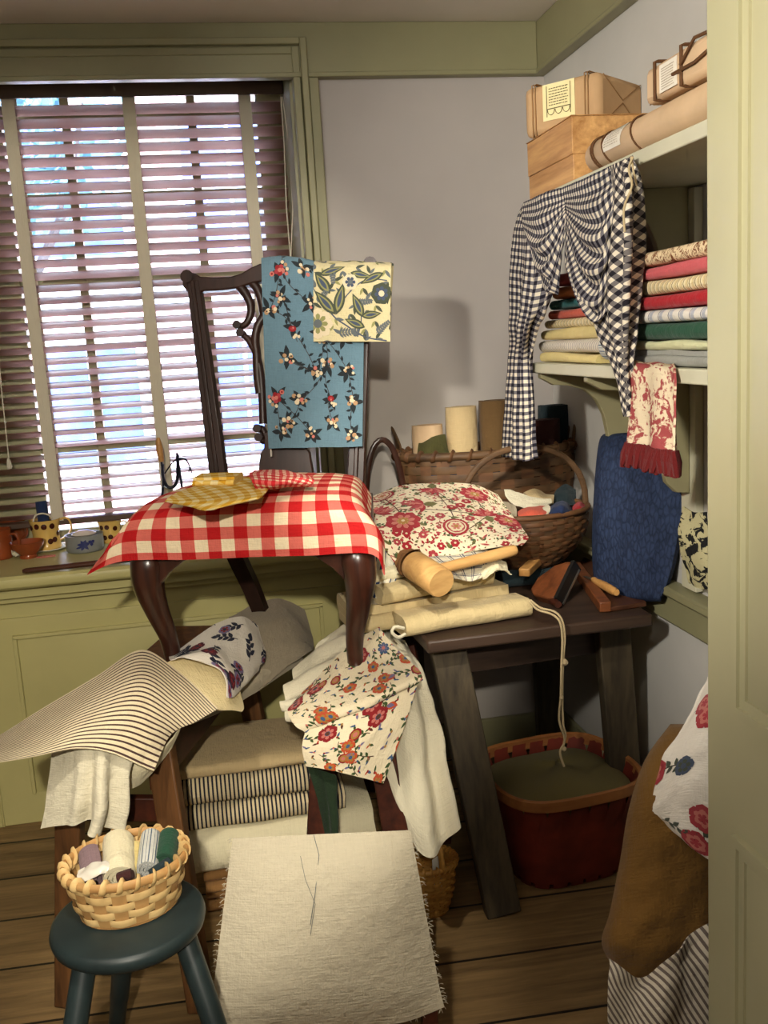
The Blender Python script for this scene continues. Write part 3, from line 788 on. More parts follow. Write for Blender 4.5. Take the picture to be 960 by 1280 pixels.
# ------------------------------------------------------------------ carved chair raised on two trestles
EX, EY = V((math.cos(math.radians(18)), -math.sin(math.radians(18)), 0)), V((math.sin(math.radians(18)), math.cos(math.radians(18)), 0))
C0 = V((.055, 2.10, 0))
def L(x, y, z): return C0+EX*x+EY*y+V((0,0,z))
FZ = .668
ch = thing('carved_chair', 'dark mahogany chair with carved pierced back, raised on trestles by the window', 'chair', L(0,.25,FZ))
for sx in (-1, 1):
    m = MB()
    pr = [(1.02,-.006,.024),(.985,.006,.035),(.965,.016,.040),(.92,.02,.036),(.86,.008,.028),(.79,-.012,.021),(.73,-.018,.018),(.695,-.010,.021),(.678,0,.027),(FZ,0,.024)]
    pts = [L(sx*(.226+o*.75), .034-o*.75, z) for z, o, r in pr]
    q = spline(pts, 4); rr = [r for _ in range(1) for z, o, r in pr]; rs = []
    for i in range(len(pr)-1):
        for k in range(4): rs.append(rr[i]+(rr[i+1]-rr[i])*k/4)
    rs.append(rr[-1])
    m.tube(q, rs, 10, up=EX)
    lg = m.build('leg', M['mahogany'], ch, sharp=60)
    m = MB(); m.prism([(0,0),(-.115*sx,0),(-.11*sx,-.012),(-.065*sx,-.024),(-.03*sx,-.05),(0,-.085)][::sx], L(sx*.215,.018,.998), EX, V((0,0,1)), EY, .028)
    m.build('knee_bracket', M['mahogany'], lg, sharp=30, bevel=.003)
    m = MB()
    q = spline([L(sx*.128,.545,FZ), L(sx*.145,.50,.78), L(sx*.17,.45,.90), L(sx*.182,.425,1.0)], 5)
    for i in range(len(q)-1): m.bar(q[i], q[i+1]+(q[i+1]-q[i])*.02, .036+.0007*i, .036, EY, 0, .036+.0007*(i+1))
    m.build('leg', M['mahog_black'], ch, sharp=30)
m = MB()
m.box(-.5,-.5,0,0,0,0) if 0 else None
for (a, b_) in (((-.24,.022),(.24,.022)), ((-.245,.03),(-.185,.42)), ((.245,.03),(.185,.42)), ((-.185,.425),(.185,.425))):
    m.bar(L(a[0],a[1],1.03), L(b_[0],b_[1],1.03), .064, .03, (0,0,1))
m.build('seat_rail', M['mahogany'], ch, sharp=30, bevel=.004)
# slip seat below the cloth
m = MB(); P = []
for j in range(9):
    r = []
    for i in range(11):
        s, t = i/10, j/8; w = .235-.05*t
        r.append(L(-w+2*w*s, .03+.37*t, 1.058+.03*math.sin(PI*s)**.5*math.sin(PI*t)**.5))
    P.append(r)
m.grid(P); m.build('seat', M['tan'], ch)
# back: plane through the stiles
B0 = L(0,.425,1.06); BU = (L(0,.53,1.63)-B0).normalized(); BN = EX.cross(BU).normalized()     # BN points to the back or front
if BN.dot(CO-B0) < 0: BN = -BN
def bk(u, v, off=0.):
    p = atp(u, v, B0+BN*off, BN)-B0; return p.dot(EX), p.dot(BU)
def bp(x, s, off=0.): return B0+EX*x+BU*s+BN*off
TOPS = bk(245, 352)[1]
for sx in (-1, 1):
    m = MB(); a, e = (bk(277, 600), bk(243, 352)) if sx < 0 else (bk(444, 600), bk(458, 360))
    x0, s0, x1, s1 = a[0], 0-.02, e[0], TOPS
    q = [bp(x0+(x1-x0)*t, s0+(s1-s0)*t) for t in [i/10 for i in range(11)]]
    m.bar(q[0], q[10], .046, .030, BN, 0, .034)
    m.bar(q[0]+BN*.016, q[10]+BN*.016, .012, .010, BN)
    m.build('stile', M['mahog_black'], ch, sharp=30, bevel=.003)
XM = (bk(260, 470)[0]+bk(449, 470)[0])/2
def mirror(p): return [(2*XM-x, s) for x, s in reversed(p)]
up = [bk(*p) for p in ((230,352),(229,345),(236,341),(246,343),(252,347),(268,348),(290,347),(303,343),(315,336),(326,331),(345,326),(372,324))]
lo = [bk(*p) for p in ((372,350),(345,352),(330,353),(318,355),(300,361),(280,364),(258,365),(248,368),(236,366),(230,359))]
upl = [p for p in up if p[0] < XM-.01]; lol = [p for p in lo if p[0] < XM-.01]
m = MB(); m.prism((upl+mirror(upl)+mirror(lol)+lol)[::-1], B0, EX, BU, BN, .028)
for sx in (-1, 1):
    c = bk(237, 348); cx = c[0] if sx < 0 else 2*XM-c[0]; m.tube([bp(cx, c[1], -.02), bp(cx, c[1], .024)], .013, 12)
m.build('crest_rail', M['mahog_black'], ch, sharp=35, bevel=.004)
m = MB()
def strap(px, w0, w1, vol=None):
    pts = [bk(*p) for p in px]
    for sx in (-1, 1):
        q = spline([bp(x if sx < 0 else 2*XM-x, s) for x, s in pts], 5); k = len(q)
        m.tube(q, [w0+(w1-w0)*i/(k-1) for i in range(k)], 8, up=BN)
        if vol:
            x, s = bk(*vol); x = x if sx < 0 else 2*XM-x; m.tube([bp(x, s, -.014), bp(x, s, .018)], .011, 10)
strap([(296,354),(306,366),(313,380),(313,394),(307,405),(300,408)], .0135, .0085, (298,407))
strap([(312,350),(322,362),(328,380),(330,395)], .012, .012)
strap([(302,418),(309,423),(316,434),(322,448),(326,470),(328,500),(329,530)], .0085, .0115, (302,417))
strap([(330,395),(322,408),(319,425),(321,445),(322,470),(325,492)], .0115, .0125)
strap([(323,537),(328,536),(332,545)], .008, .009, (323,536))
strap([(325,547),(329,552),(333,548)], .007, .008, (325,547))
m.build('splat', M['mahog_black'], ch, sharp=60)
m = MB()
sh = [bk(*p) for p in ((331,540),(331,560),(326,568),(324,588),(323,602))]
m.prism((sh+mirror(sh)), B0, EX, BU, BN, .018)
m.build('splat_foot', M['mahog_black'], ch, sharp=30, bevel=.003)
m = MB(); a = bk(341,561); m.tube([bp(a[0], a[1], .02), bp(a[0]+.001, a[1]-.022, .022)], .007, 8, flat=.4); tag(m.build('paper_tag', M['white_china']), 'tiny white tag hanging below the blue flowered cloth on the chair back', 'tag')

# red gingham seat cover
rows = [[(-.345,-.06,.965),(-.276,-.026,.985),(-.13,-.026,.984),(0,-.026,.986),(.13,-.026,.985),(.274,-.024,.984),(.300,-.012,.935)],
        [(-.305,-.045,1.01),(-.270,-.022,1.04),(-.13,-.024,1.042),(0,-.024,1.042),(.13,-.024,1.042),(.268,-.018,1.04),(.298,.02,1.0)],
        [(-.27,.01,1.06),(-.246,-.002,1.082),(-.13,-.006,1.09),(0,-.007,1.092),(.13,-.006,1.092),(.244,-.001,1.086),(.283,.05,1.02)],
        [(-.262,.09,1.06),(-.23,.08,1.102),(-.12,.075,1.112),(0,.075,1.116),(.12,.075,1.116),(.226,.08,1.106),(.262,.10,1.04)],
        [(-.246,.22,1.06),(-.215,.2,1.106),(-.11,.2,1.12),(0,.2,1.124),(.11,.2,1.122),(.21,.2,1.108),(.246,.2,1.05)],
        [(-.225,.36,1.06),(-.195,.33,1.10),(-.1,.33,1.112),(0,.33,1.114),(.1,.33,1.112),(.19,.33,1.10),(.225,.33,1.06)],
        [(-.195,.41,1.05),(-.175,.395,1.075),(-.09,.395,1.08),(0,.395,1.08),(.09,.395,1.08),(.175,.395,1.075),(.195,.40,1.05)]]
rows = [[L(*p) for p in r] for r in rows]
cloth('gingham_cloth', rows, M['redging'], 'big red and white checked cloth draped over the seat of the carved chair', 'cloth', nu=70, nv=60, wr=.003, wf=11, seed=2)
def ontop(x, y, dz): 
    z = 1.122-.9*max(0, abs(x)-.1)**2*2-.35*(y-.2)**2
    return L(x, y, z+dz)
def topat(u, v, dz): 
    p = at(u, v, z=1.118+dz); return p
rows = [[topat(233,611,.012), topat(262,603,.014), topat(300,598,.014), topat(340,598,.014)],
        [topat(215,620,.010), topat(255,616,.012), topat(300,612,.012), topat(335,612,.012)],
        [topat(208,625,.006), topat(250,628,.008), topat(290,626,.010), topat(325,622,.012)],
        [topat(206,627,.002), topat(236,633,.0), topat(264,637,.0), topat(316,624,.008)]]
cloth('yellow_gingham_napkin', rows, M['yelging'], 'yellow and white checked cloth spread on the red checked seat', 'cloth', nu=30, nv=24, wr=.002, wf=20, seed=4)
folded('folded_napkin', topat(240,609,.012), topat(292,607,.012), .075, 1.130, .022, M['yelging'], 'folded yellow checked napkin at the back left of the chair seat', 'napkin', bends=2, seed=3)
rows = [[topat(318,590,.03), topat(345,589,.03), topat(372,592,.03), topat(392,600,.022)],
        [topat(312,594,.035), topat(345,595,.035), topat(375,598,.03), topat(392,603,.02)],
        [topat(316,602,.03), topat(345,604,.03), topat(368,604,.022), topat(388,605,.016)],
        [topat(322,613,.008), topat(345,610,.010), topat(368,607,.012), topat(385,606,.010)]]
cloth('folded_napkin', rows, M['redging_s'], 'small fine red checked napkin folded on top of the chair seat', 'napkin', nu=30, nv=24, wr=.003, wf=25, seed=6, th=.006)

# blue flowered cloth over the chair back
def bpx(rows, offs): return [[atp(u, v, B0+BN*o, BN) for (u, v) in r] for r, o in zip(rows, offs)]
def blue_motifs(W, H):
    r = random.Random(5); o = []
    def cluster(c, a, kind):
        q = []
        rr = lambda k: (c[0]+k*math.cos(a), c[1]+k*math.sin(a))
        nl = (5, 4, 6, 3)[kind]
        for k in range(nl): q += leaf(rr(.004), a+k*2*PI/nl+r.uniform(-.4,.4), r.uniform(.022,.032), .012, 0, 1)
        if kind == 0:      # red rose with pale blossoms and dark leaves
            for k in range(5): q += disc((c[0]+.0075*math.cos(a+k*1.26), c[1]+.0075*math.sin(a+k*1.26)), .0062, (4,3,4,5,3)[k], 2, 8)
            q += disc(c, .005, 5, 3, 7)
            for k in range(4): q += disc((c[0]-.019*math.cos(a+k*.55-.8), c[1]-.019*math.sin(a+k*.55-.8)), .0046, (2,6,2,5)[k], 4, 7)
            q += disc(rr(.02), .006, 5, 3, 7)+disc(rr(.02), .0028, 3, 4, 6)
        elif kind == 1:    # cream blossoms
            for k in range(7): q += disc((c[0]+r.uniform(-.014,.014), c[1]+r.uniform(-.012,.012)), r.uniform(.0035,.006), (2,6,2,5,6,2,6)[k], 2+k % 3, 7)
            for k in range(3): q += disc((c[0]+r.uniform(-.012,.012), c[1]+r.uniform(-.01,.01)), .0022, 1, 6, 6)
        elif kind == 2:    # dark bud with pale dots
            for k in range(7): q += disc((c[0]+r.uniform(-.014,.014), c[1]+r.uniform(-.013,.013)), r.uniform(.003,.0048), (2,2,6,2,5,2,6)[k], 3, 7)
        else:
            q += disc(c, .009, 3, 2, 10, .8)+disc(c, .005, 4, 3, 8, .7)+disc(rr(.003), .0024, 5, 4, 6)
            for k in range(4): q += disc((c[0]+.008+r.uniform(-.006,.006), c[1]+.018+r.uniform(-.008,.008)), .0038, 2, 3, 7)
            q += stem([c, (c[0]+.01, c[1]+.03)], .0014, 1)
        return grow(q, c, 1.08)
    rep = [(.04,.025,1),(.105,.03,1),(.165,.05,2),(.045,.105,0),(.105,.10,1),(.02,.19,1),(.05,.165,1),(.12,.175,2),(.075,.235,3),(.15,.245,0),(.21,.25,1),
           (.06,.305,1),(.135,.335,1),(.165,.315,1),(.225,.33,2),(.03,.395,0),(.09,.40,1),(.175,.395,3),(.24,.40,1),(.04,.47,1),(.06,.45,1),(.12,.475,2),(.18,.45,1),(.235,.485,1)]
    sc = W/.262; pts = []
    for x, y, k in rep:
        c = (x*sc, y*H/.51); o += cluster(c, r.uniform(0, 6), k); pts.append(c)
    links = [(0,3),(3,5),(3,7),(5,8),(6,8),(8,12),(9,12),(9,13),(9,14),(11,12),(13,16),(14,18),(15,21),(15,19),(16,19),(13,17),(17,22),(12,11),(18,23),(2,9),(4,2),(1,2)]
    for a, b in links:
        p, q = pts[a], pts[b]; mx, my = (p[0]+q[0])/2+r.uniform(-.012,.012), (p[1]+q[1])/2+r.uniform(-.012,.012)
        o += stem([p, (mx, my), q], .0016, 1)
        for k in range(6):
            t = .12+.15*k; x, y = p[0]*(1-t)+q[0]*t, p[1]*(1-t)+q[1]*t
            o += leaf((x+(mx-(p[0]+q[0])/2)*.8, y+(my-(p[1]+q[1])/2)*.8), r.uniform(0, 6.3), .015, .0065, 0, 1)
    return o
rows = [[(327,345),(350,345),(375,346),(402,350),(432,355),(457,357)],
        [(327,324),(350,322),(375,325),(402,331),(432,338),(457,340)],
        [(327,334),(350,332),(375,333),(402,339),(432,345),(456,347)],
        [(329,400),(350,400),(378,400),(404,402),(432,404),(455,406)],
        [(332,480),(352,480),(380,481),(405,481),(430,482),(454,482)],
        [(336,561),(355,560),(380,560),(405,559),(430,559),(453,558)]]
cloth('flowered_cloth', bpx(rows, (-.045, -.012, .028, .032, .034, .038)), M['blue_fab'], 'dusty blue flowered cloth hanging long over the carved chair back', 'cloth', nu=36, nv=60, wr=.0022, wf=12, seed=9,
      motifs=blue_motifs, mats=[M[k] for k in ('ink_stemdark', 'ink_stem', 'ink_cream', 'ink_rose', 'ink_red', 'ink_pink', 'ink_tan')] if 0 else None) if 0 else None
def printed(name, rows, base, cols, motifs, label, cat='cloth', group=None, parent=None, th=.0024, **kw):
    sheets = rows if isinstance(rows[0], Sheet) else [Sheet(rows if isinstance(rows[0][0], Vector) else PX(rows), **kw)]
    mb = MB()
    for i, sh in enumerate(sheets):
        sh.emit(mb, th); sh.stamp(mb, motifs(sh.W, sh.H), base=1)
    o = mb.build(name, [M[base] if isinstance(base, str) else base]+[M[c] for c in cols], parent, sharp=80)
    return tag(o, label, cat, group) if cat else o
printed('flowered_cloth', bpx(rows, (-.045, -.012, .028, .032, .034, .038)), 'blue_fab', ('ink_stemdark', 'ink_stem', 'ink_cream', 'ink_red', 'ink_rose', 'ink_pink', 'ink_tan'), blue_motifs,
        'dusty blue flowered cloth hanging long over the carved chair back', nu=36, nv=60, wr=.0022, wf=12, seed=9)
# cream cloth with large grey leaves beside it
def big_leaf(c, a, L_, W_):
    q = leaf(c, a, L_, W_, 0, 1, 8)+leaf((c[0]+.1*L_*math.cos(a), c[1]+.1*L_*math.sin(a)), a, L_*.8, W_*.62, 1, 2, 8)
    q += leaf((c[0]+.2*L_*math.cos(a), c[1]+.2*L_*math.sin(a)), a, L_*.6, W_*.34, 2, 3, 8); return q
def fern(c, a, L_, m=3):
    e = (c[0]+L_*math.cos(a), c[1]+L_*math.sin(a)); q = stem([c, e], .0016, m)
    for k in range(7):
        t = (k+.6)/7.4; p = (c[0]+(e[0]-c[0])*t, c[1]+(e[1]-c[1])*t); l = L_*.33*(1-t*.6)
        q += leaf(p, a+.9, l, .006, m)+leaf(p, a-.9, l, .006, m)
    return q
def leaf_motifs(W, H):
    k = W/.21; o = []
    P = lambda x, y: (x*k, max(0, H-.212*k)+y*k)
    o += big_leaf(P(.045,.085), -2.2, .07*k, .030*k)+big_leaf(P(.062,.14), -1.35, .085*k, .03*k)+big_leaf(P(.06,.14), -2.3, .085*k, .03*k)
    o += big_leaf(P(.135,.148), -2.0, .07*k, .026*k)+big_leaf(P(.13,.145), -.15, .055*k, .022*k)+big_leaf(P(.14,.175), -2.75, .06*k, .024*k)
    o += big_leaf(P(.015,.035), -.3, .075*k, .022*k)+big_leaf(P(.10,.03), .2, .06*k, .02*k)+big_leaf(P(.19,.03), 2.7, .07*k, .022*k)
    o += flower(P(.185,.085), .03*k, 7, 0, 2, 4, .3, 1.3)+flower(P(.012,.165), .042*k, 8, 4, 1, 3, 0, 1.2)+flower(P(.10,.055), .022*k, 6, 4, 2, 3, 0, 1.3)
    o += fern(P(.05,.01), 1.5, .05*k)+fern(P(.065,.19), -.1, .06*k)+fern(P(.17,.19), -.7, .05*k)+fern(P(.11,.11), -.1, .05*k)+fern(P(.01,.11), -.9, .05*k)
    rr = random.Random(6)
    for c in scatter(W, H, .026, rr, tries=500):
        a = rr.uniform(0, 6.3); o += [(p, m, l-1) for p, m, l in leaf(c, a, .026, .009, rr.choice((0,3)), 1)+leaf(c, a+1., .02, .007, rr.choice((1,3)), 1)]
    o += stem([P(-.01,.06), P(.05,.14), P(.09,.17), P(.14,.20), P(.2,.21)], .0035, 2)+stem([P(.06,.14), P(.09,.09), P(.14,.05), P(.2,.05)], .0028, 2)+stem([P(.12,.2), P(.13,.15), P(.12,.1)], .0028, 2)
    return o
rows = [[(393,340),(418,341),(445,341),(470,341),(489,341)],
        [(393,327),(418,327),(445,327),(470,328),(490,329)],
        [(392,336),(418,335),(445,335),(470,335),(489,336)],
        [(392,380),(418,380),(445,380),(470,380),(488,380)],
        [(392,427),(418,427),(445,427),(470,427),(488,427)]]
sh1 = Sheet(bpx(rows, (-.045, -.008, .042, .046, .048)), nu=30, nv=40, wr=.001, wf=12, seed=3)
sh2 = Sheet(bpx([[(470,338),(482,336),(491,336)],[(470,332),(482,331),(492,333)],[(470,380),(482,380),(489,382)],[(470,424),(482,424),(488,425)]], (-.05,-.03,-.02,-.02)), nu=10, nv=20, wr=.001, seed=5)
printed('leaf_print_cloth', [sh1, sh2], 'cream_print', ('ink_leaf', 'ink_sage', 'ink_slate', 'ink_grey', 'ink_cream'), leaf_motifs, 'pale yellow cloth with large grey leaves folded over the chair back corner')

# ------------------------------------------------------------------ trestles
def trestle(name, label, F0, half, length, ztop, wood, rail, spread=.165, rails=(.19, .46)):
    t = thing(name, label, 'trestle', F0+EY*length/2)
    A, B = F0+EY*.05, F0+EY*(length-.05)
    m = MB(); m.bar(F0+V((0,0,ztop-.02)), F0+EY*length+V((0,0,ztop-.02)), .04, half*2+.03, (0,0,1)) if 0 else None
    c = [F0-EX*half, F0+EX*half, F0+EX*half+EY*length, F0-EX*half+EY*length]
    m.hexa([p+V((0,0,ztop-.035)) for p in c]+[p+V((0,0,ztop)) for p in c])
    m.build('top_board', wood, t, sharp=30, bevel=.004)
    for sx in (-1, 1):
        m = MB(); m.bar(A+EX*sx*(half-.015)+V((0,0,ztop-.10)), B+EX*sx*(half-.015)+V((0,0,ztop-.10)), .024, .125, EX) if 0 else None
        p, q = A+EX*sx*(half-.02), B+EX*sx*(half-.02)
        m.hexa([p-EX*.011+V((0,0,ztop-.17)), p+EX*.011+V((0,0,ztop-.17)), q+EX*.011+V((0,0,ztop-.17)), q-EX*.011+V((0,0,ztop-.17)),
                p-EX*.011+V((0,0,ztop-.036)), p+EX*.011+V((0,0,ztop-.036)), q+EX*.011+V((0,0,ztop-.036)), q-EX*.011+V((0,0,ztop-.036))])
        m.build('side_rail', rail, t, sharp=30)
        for e, base in ((-1, A), (1, B)):
            m = MB(); m.bar(base+EX*sx*(half-.0)+V((0,0,ztop-.036)), base+EX*sx*spread+EY*e*.05, .058, .034, EY)
            m.build('leg', wood, t, sharp=30, bevel=.004)
    for e, base in ((-1, A), (1, B)):
        for z in rails:
            f = (ztop-z)/ztop; xx = half+(spread-half)*f; b0 = base+EY*e*.05*f
            m = MB(); m.bar(b0-EX*xx+V((0,0,z)), b0+EX*xx+V((0,0,z)), .055, .022, EY); m.build('cross_rail', rail, t, sharp=30, bevel=.003)
    return t
trestle('wooden_trestle', 'worn brown wooden trestle under the striped and white cloths on the left', V((-.28,2.03,0)), .10, .72, FZ-.004, M['trestle'], M['redwood'], .155)
trestle('wooden_trestle', 'dark red wooden trestle draped with white and flowered cloths in the middle', V((.235,1.985,0)), .055, .62, FZ-.004, M['redwood'], M['redwood'], .125, (.19,))

# cloths over the left trestle
cloth('grey_linen_cloth', [[(286,772,2.66),(318,756,2.72),(350,750,2.76),(380,762,2.76)], [(296,792,2.5),(330,778,2.54),(364,774,2.6),(392,798,2.64)], [(306,832,2.34),(338,818,2.4),(368,806,2.47),(391,812,2.52)], [(302,874,2.27),(332,856,2.33),(360,832,2.4),(378,820,2.44)]],
      M['greylinen'], 'grey linen cloth draped over the far end of the left trestle', 'cloth', nu=36, nv=36, wr=.006, wf=9, seed=11)
cloth('cream_linen_cloth', [[(240,868,2.2),(270,850,2.28),(310,832,2.36),(372,806,2.5)], [(238,895,2.16),(276,880,2.2),(316,852,2.3),(378,818,2.48)], [(238,906,2.15),(280,888,2.19),(318,866,2.3),(376,828,2.47)]],
      M['greycream'], 'folded grey cream linen showing under the black flowered cloth', 'cloth', nu=30, nv=20, wr=.003, seed=12)
cloth('muslin_cloth', [[(206,830,2.16),(232,818,2.2),(262,816,2.22),(290,822,2.24)], [(226,850,2.12),(250,842,2.15),(278,840,2.18),(296,850,2.2)], [(250,876,2.09),(268,870,2.11),(288,870,2.14),(304,882,2.16)], [(270,888,2.08),(280,888,2.1),(292,888,2.12),(302,890,2.14)]],
      M['muslin'], 'ivory muslin between the striped cloth and the black flowered cloth', 'cloth', nu=24, nv=24, wr=.002, seed=13)
def black_floral(W, H):
    r = random.Random(12); o = []
    for c in scatter(W, H, .055, r):
        a = r.uniform(0, 6.3); q, e = sprig(c, a, .055, 0, 0, 6, .012, .024, .0024, r.uniform(-1.4,1.4), None, .004, r); o += q
        if r.random() < .55: o += flower(e, .018, 5, r.choice((1,3)), 2, 0, a, 1.15)
        else: o += leaf(e, a, .024, .014, 0, 2)
    return o
printed('flowered_cloth', [[(211,820,2.2),(246,796,2.28),(280,776,2.36),(305,772,2.4),(322,782,2.42)], [(214,825,2.15),(250,812,2.2),(285,800,2.26),(312,800,2.3),(331,812,2.36)], [(232,823,2.14),(264,816,2.15),(290,822,2.2),(312,828,2.25),(330,826,2.32)], [(276,838,2.12),(284,842,2.13),(300,846,2.18),(314,844,2.22),(326,832,2.3)], [(284,872,2.1),(289,872,2.11),(297,866,2.15),(308,854,2.2),(322,838,2.28)]],
        'white_print', ('ink_navy', 'ink_wine', 'ink_red', 'ink_lilac'), black_floral, 'white cloth printed with black leaves and dark red flowers on left trestle', nu=40, nv=36, wr=.004, wf=14, seed=14)
cloth('white_cloth', [[(64,930,1.97),(88,932,1.93),(112,936,1.9),(135,940,1.9),(166,946,1.93)], [(62,965,1.96),(86,965,1.92),(110,968,1.895),(134,972,1.89),(158,968,1.92)], [(58,1005,1.95),(82,1002,1.915),(106,1004,1.89),(134,1010,1.885),(154,1008,1.92)], [(50,1036,1.95),(76,1032,1.92),(104,1030,1.9),(126,1042,1.885),(146,1030,1.92)]],
      M['white'], 'white linen hanging down from under the striped cloth at left', 'cloth', nu=48, nv=36, wr=.004, wf=12, seed=15, fn=lambda u, v: .018*math.sin(u*21)*(.25+v)*max(0, min(1, (u-.3)*4)))
cloth('white_cloth', [[(140,944,1.98),(160,948,1.96),(185,950,1.97),(215,925,2.0)], [(146,958,1.98),(165,966,1.96),(190,956,1.97),(225,910,2.02)], [(152,985,1.99),(168,984,1.98),(186,970,1.985),(215,935,2.02)]],
      M['cream'], 'cream cloth fold tucked below the right corner of the striped cloth', 'cloth', nu=24, nv=18, wr=.003, seed=16)
cloth('striped_cloth', [[(-14,928,1.98),(50,888,2.02),(120,846,2.08),(178,813,2.16),(226,842,2.12),(273,886,2.06)], [(-14,938,1.92),(50,908,1.95),(115,874,1.99),(176,852,2.03),(216,876,2.03),(245,902,2.02)], [(-14,946,1.88),(46,930,1.89),(104,905,1.92),(158,898,1.94),(196,910,1.96),(213,919,1.98)], [(-14,954,1.86),(40,946,1.86),(94,936,1.87),(134,940,1.88),(168,954,1.89),(192,964,1.9)]],
      M['ticking'], 'brown and cream striped cloth draped over the front of the left trestle', 'cloth', nu=60, nv=44, wr=.0025, wf=8, seed=17)

# cloths over the middle trestle
cloth('white_cloth', [[(404,802,2.36),(430,787,2.4),(455,782,2.42),(485,787,2.4),(506,802,2.36)], [(372,840,2.24),(412,812,2.22),(455,806,2.22),(503,822,2.22),(528,848,2.22)], [(357,866,2.15),(400,850,2.12),(455,852,2.08),(514,890,2.07),(545,905,2.1)], [(352,888,2.09),(395,888,2.06),(460,912,2.0),(520,985,1.99),(560,970,2.02)], [(366,896,2.1),(400,908,2.06),(462,950,2.02),(528,1068,1.95),(573,1032,1.98)]],
      M['white'], 'large white linen cloth draped over the middle trestle and hanging down at right', 'cloth', nu=60, nv=60, wr=.009, wf=9, seed=18, fn=lambda u, v: .018*math.sin(v*30+u*7)*max(0, .6-u)+.030*math.sin(u*34)*max(0, u-.6)*v*2)
def chintz(W, H):
    r = random.Random(21); o = []
    for c in scatter(W, H, .042, r, tries=900):
        a = r.uniform(0, 6.3); k = r.random()
        q, e = sprig(c, a, .05, 5, 6, 6, .006, .013, .0016, r.uniform(-1.6,1.6), None, .004, r); o += q
        if k < .3: o += flower(e, .021, 6, 0, 1, 2, a, 1.15)+disc(e, .005, 5, 6, 7)
        elif k < .55: o += flower(e, .016, 5, 3, 7, 2, a, 1.1)
        elif k < .75: o += flower(e, .018, 7, 2, 4, 1, a, 1.0)
        elif k < .88: o += disc(e, .013, 0, 2)+disc(e, .009, 7, 3)+disc(e, .005, 1, 4)
        else: o += leaf(e, a, .028, .016, 3, 2)+leaf(e, a, .02, .009, 4, 3)
    for c in scatter(W, H, .02, r, tries=500):
        a = r.uniform(0, 6.3)
        o += leaf(c, a, .012, .005, r.choice((6, 2, 6, 5, 4)), 0)+leaf(c, a+2, .009, .004, r.choice((6, 2, 3)), 0)+disc(c, .0028, r.choice((0, 1, 2, 7)), 1, 6)
    return o
s1 = Sheet(PX([[(386,903,1.965),(430,884,1.955),(475,868,1.95),(523,852,1.97)], [(378,933,1.935),(420,930,1.915),(460,920,1.91),(506,905,1.935)], [(383,957,1.93),(415,963,1.905),(445,970,1.905),(479,979,1.915)]]), nu=44, nv=40, wr=.003, wf=12, seed=19)
s2 = Sheet(PX([[(368,878,2.06),(402,842,2.10),(438,806,2.13),(474,784,2.2)], [(360,891,2.0),(402,868,2.02),(452,845,2.03),(496,812,2.1)], [(368,906,1.965),(412,890,1.95),(468,868,1.945),(527,842,1.97)], [(380,914,1.955),(420,898,1.94),(470,878,1.935),(526,853,1.965)], [(384,912,1.97),(424,894,1.955),(472,874,1.95),(524,851,1.975)]]), nu=48, nv=44, wr=.005, wf=11, seed=20)
printed('flowered_cloth', [s1, s2], 'cream_print2', ('ink_red', 'ink_pink', 'ink_blue', 'ink_orange', 'ink_lilac', 'ink_brown', 'ink_green', 'ink_gold'), chintz, 'cream cloth printed with red, orange and blue flowers on the middle trestle')
cloth('green_wool_cloth', [[(384,955,1.955),(400,962,1.945),(418,968,1.95)], [(394,985,1.94),(408,985,1.935),(420,990,1.945)], [(402,1015,1.935),(413,1015,1.93),(422,1020,1.94)], [(408,1046,1.93),(416,1044,1.925),(422,1042,1.935)]],
      M['darkgreen'], 'dark green wool strip hanging below the flowered cloth', 'cloth', nu=20, nv=30, wr=.004, seed=22, fn=lambda u, v: .008*math.sin(u*8+v*3))

# linen covered slip seat leaning against the middle trestle
q0, q1 = at(291,1048,y=1.80), at(513,1038,y=1.78)
b0, b1 = at(258,1306,y=1.715), at(556,1272,y=1.70)
b0.z = max(.045, b0.z); up_ = ((q0+q1)/2-(b0+b1)/2).normalized(); ss = thing('slip_seat', 'square loose chair seat covered in frayed natural linen leaning in front', 'seat', V(((b0.x+b1.x)/2, 1.72, 0)))
nn = (q1-q0).cross(q0-b0).normalized(); nn = nn if nn.dot(CO-q0) > 0 else -nn
rows = []
for j in range(7):
    t = j/6; a, b = q0.lerp(b0, t), q1.lerp(b1, t); r = []
    for i in range(7):
        s = i/6; e = (1-abs(2*s-1)**4)*(1-abs(2*t-1)**4); p = a.lerp(b, s)
        if t > .9: p = p+up_*(.02*abs(2*s-1)**6)
        r.append(p+nn*(.010+.02*e-.012*(1-e)))
    rows.append(r)
sh = Sheet(rows, nu=40, nv=40, wr=.0015, wf=8, seed=23); m = MB(); sh.emit(m, .003)
cv = m.build('linen_cover', M['linen'], ss)
m = MB(); r_ = random.Random(2)
for k in range(170):
    side = r_.random(); t = r_.random(); j = int(t*40); i = 0 if side < .5 else 40
    p = sh.P[j][i]; d = (-EX if i == 0 else EX)
    l = r_.uniform(.004, .012); e = p+d*l+V((0, r_.uniform(-.004,.004), r_.uniform(-.008,.004)))
    m.tube([p, (p+e)/2+V((0,0,.002)), e], .00045, 4)
for k in range(60):
    i = r_.randint(0, 40); p = sh.P[40][i]; m.tube([p, p+V((r_.uniform(-.004,.004), 0, -r_.uniform(.004,.012)))], .00045, 4)
fr_ = m.build('frayed_edge', M['linen'], cv); fr_['kind'] = 'stuff'
m = MB(); m.tube([sh.P[0][18]+nn*.004, sh.P[4][19]+nn*.004, sh.P[11][18]+nn*.004, sh.P[17][17]+nn*.004], .0007, 5)
m.tube([sh.P[4][15]+nn*.004, sh.P[8][16]+nn*.004, sh.P[13][18]+nn*.004, sh.P[19][17]+nn*.004], .0005, 5); m.build('loose_thread', M['ink_grey'], cv)
bc_ = (q0+q1+b0+b1)/4
m = MB()
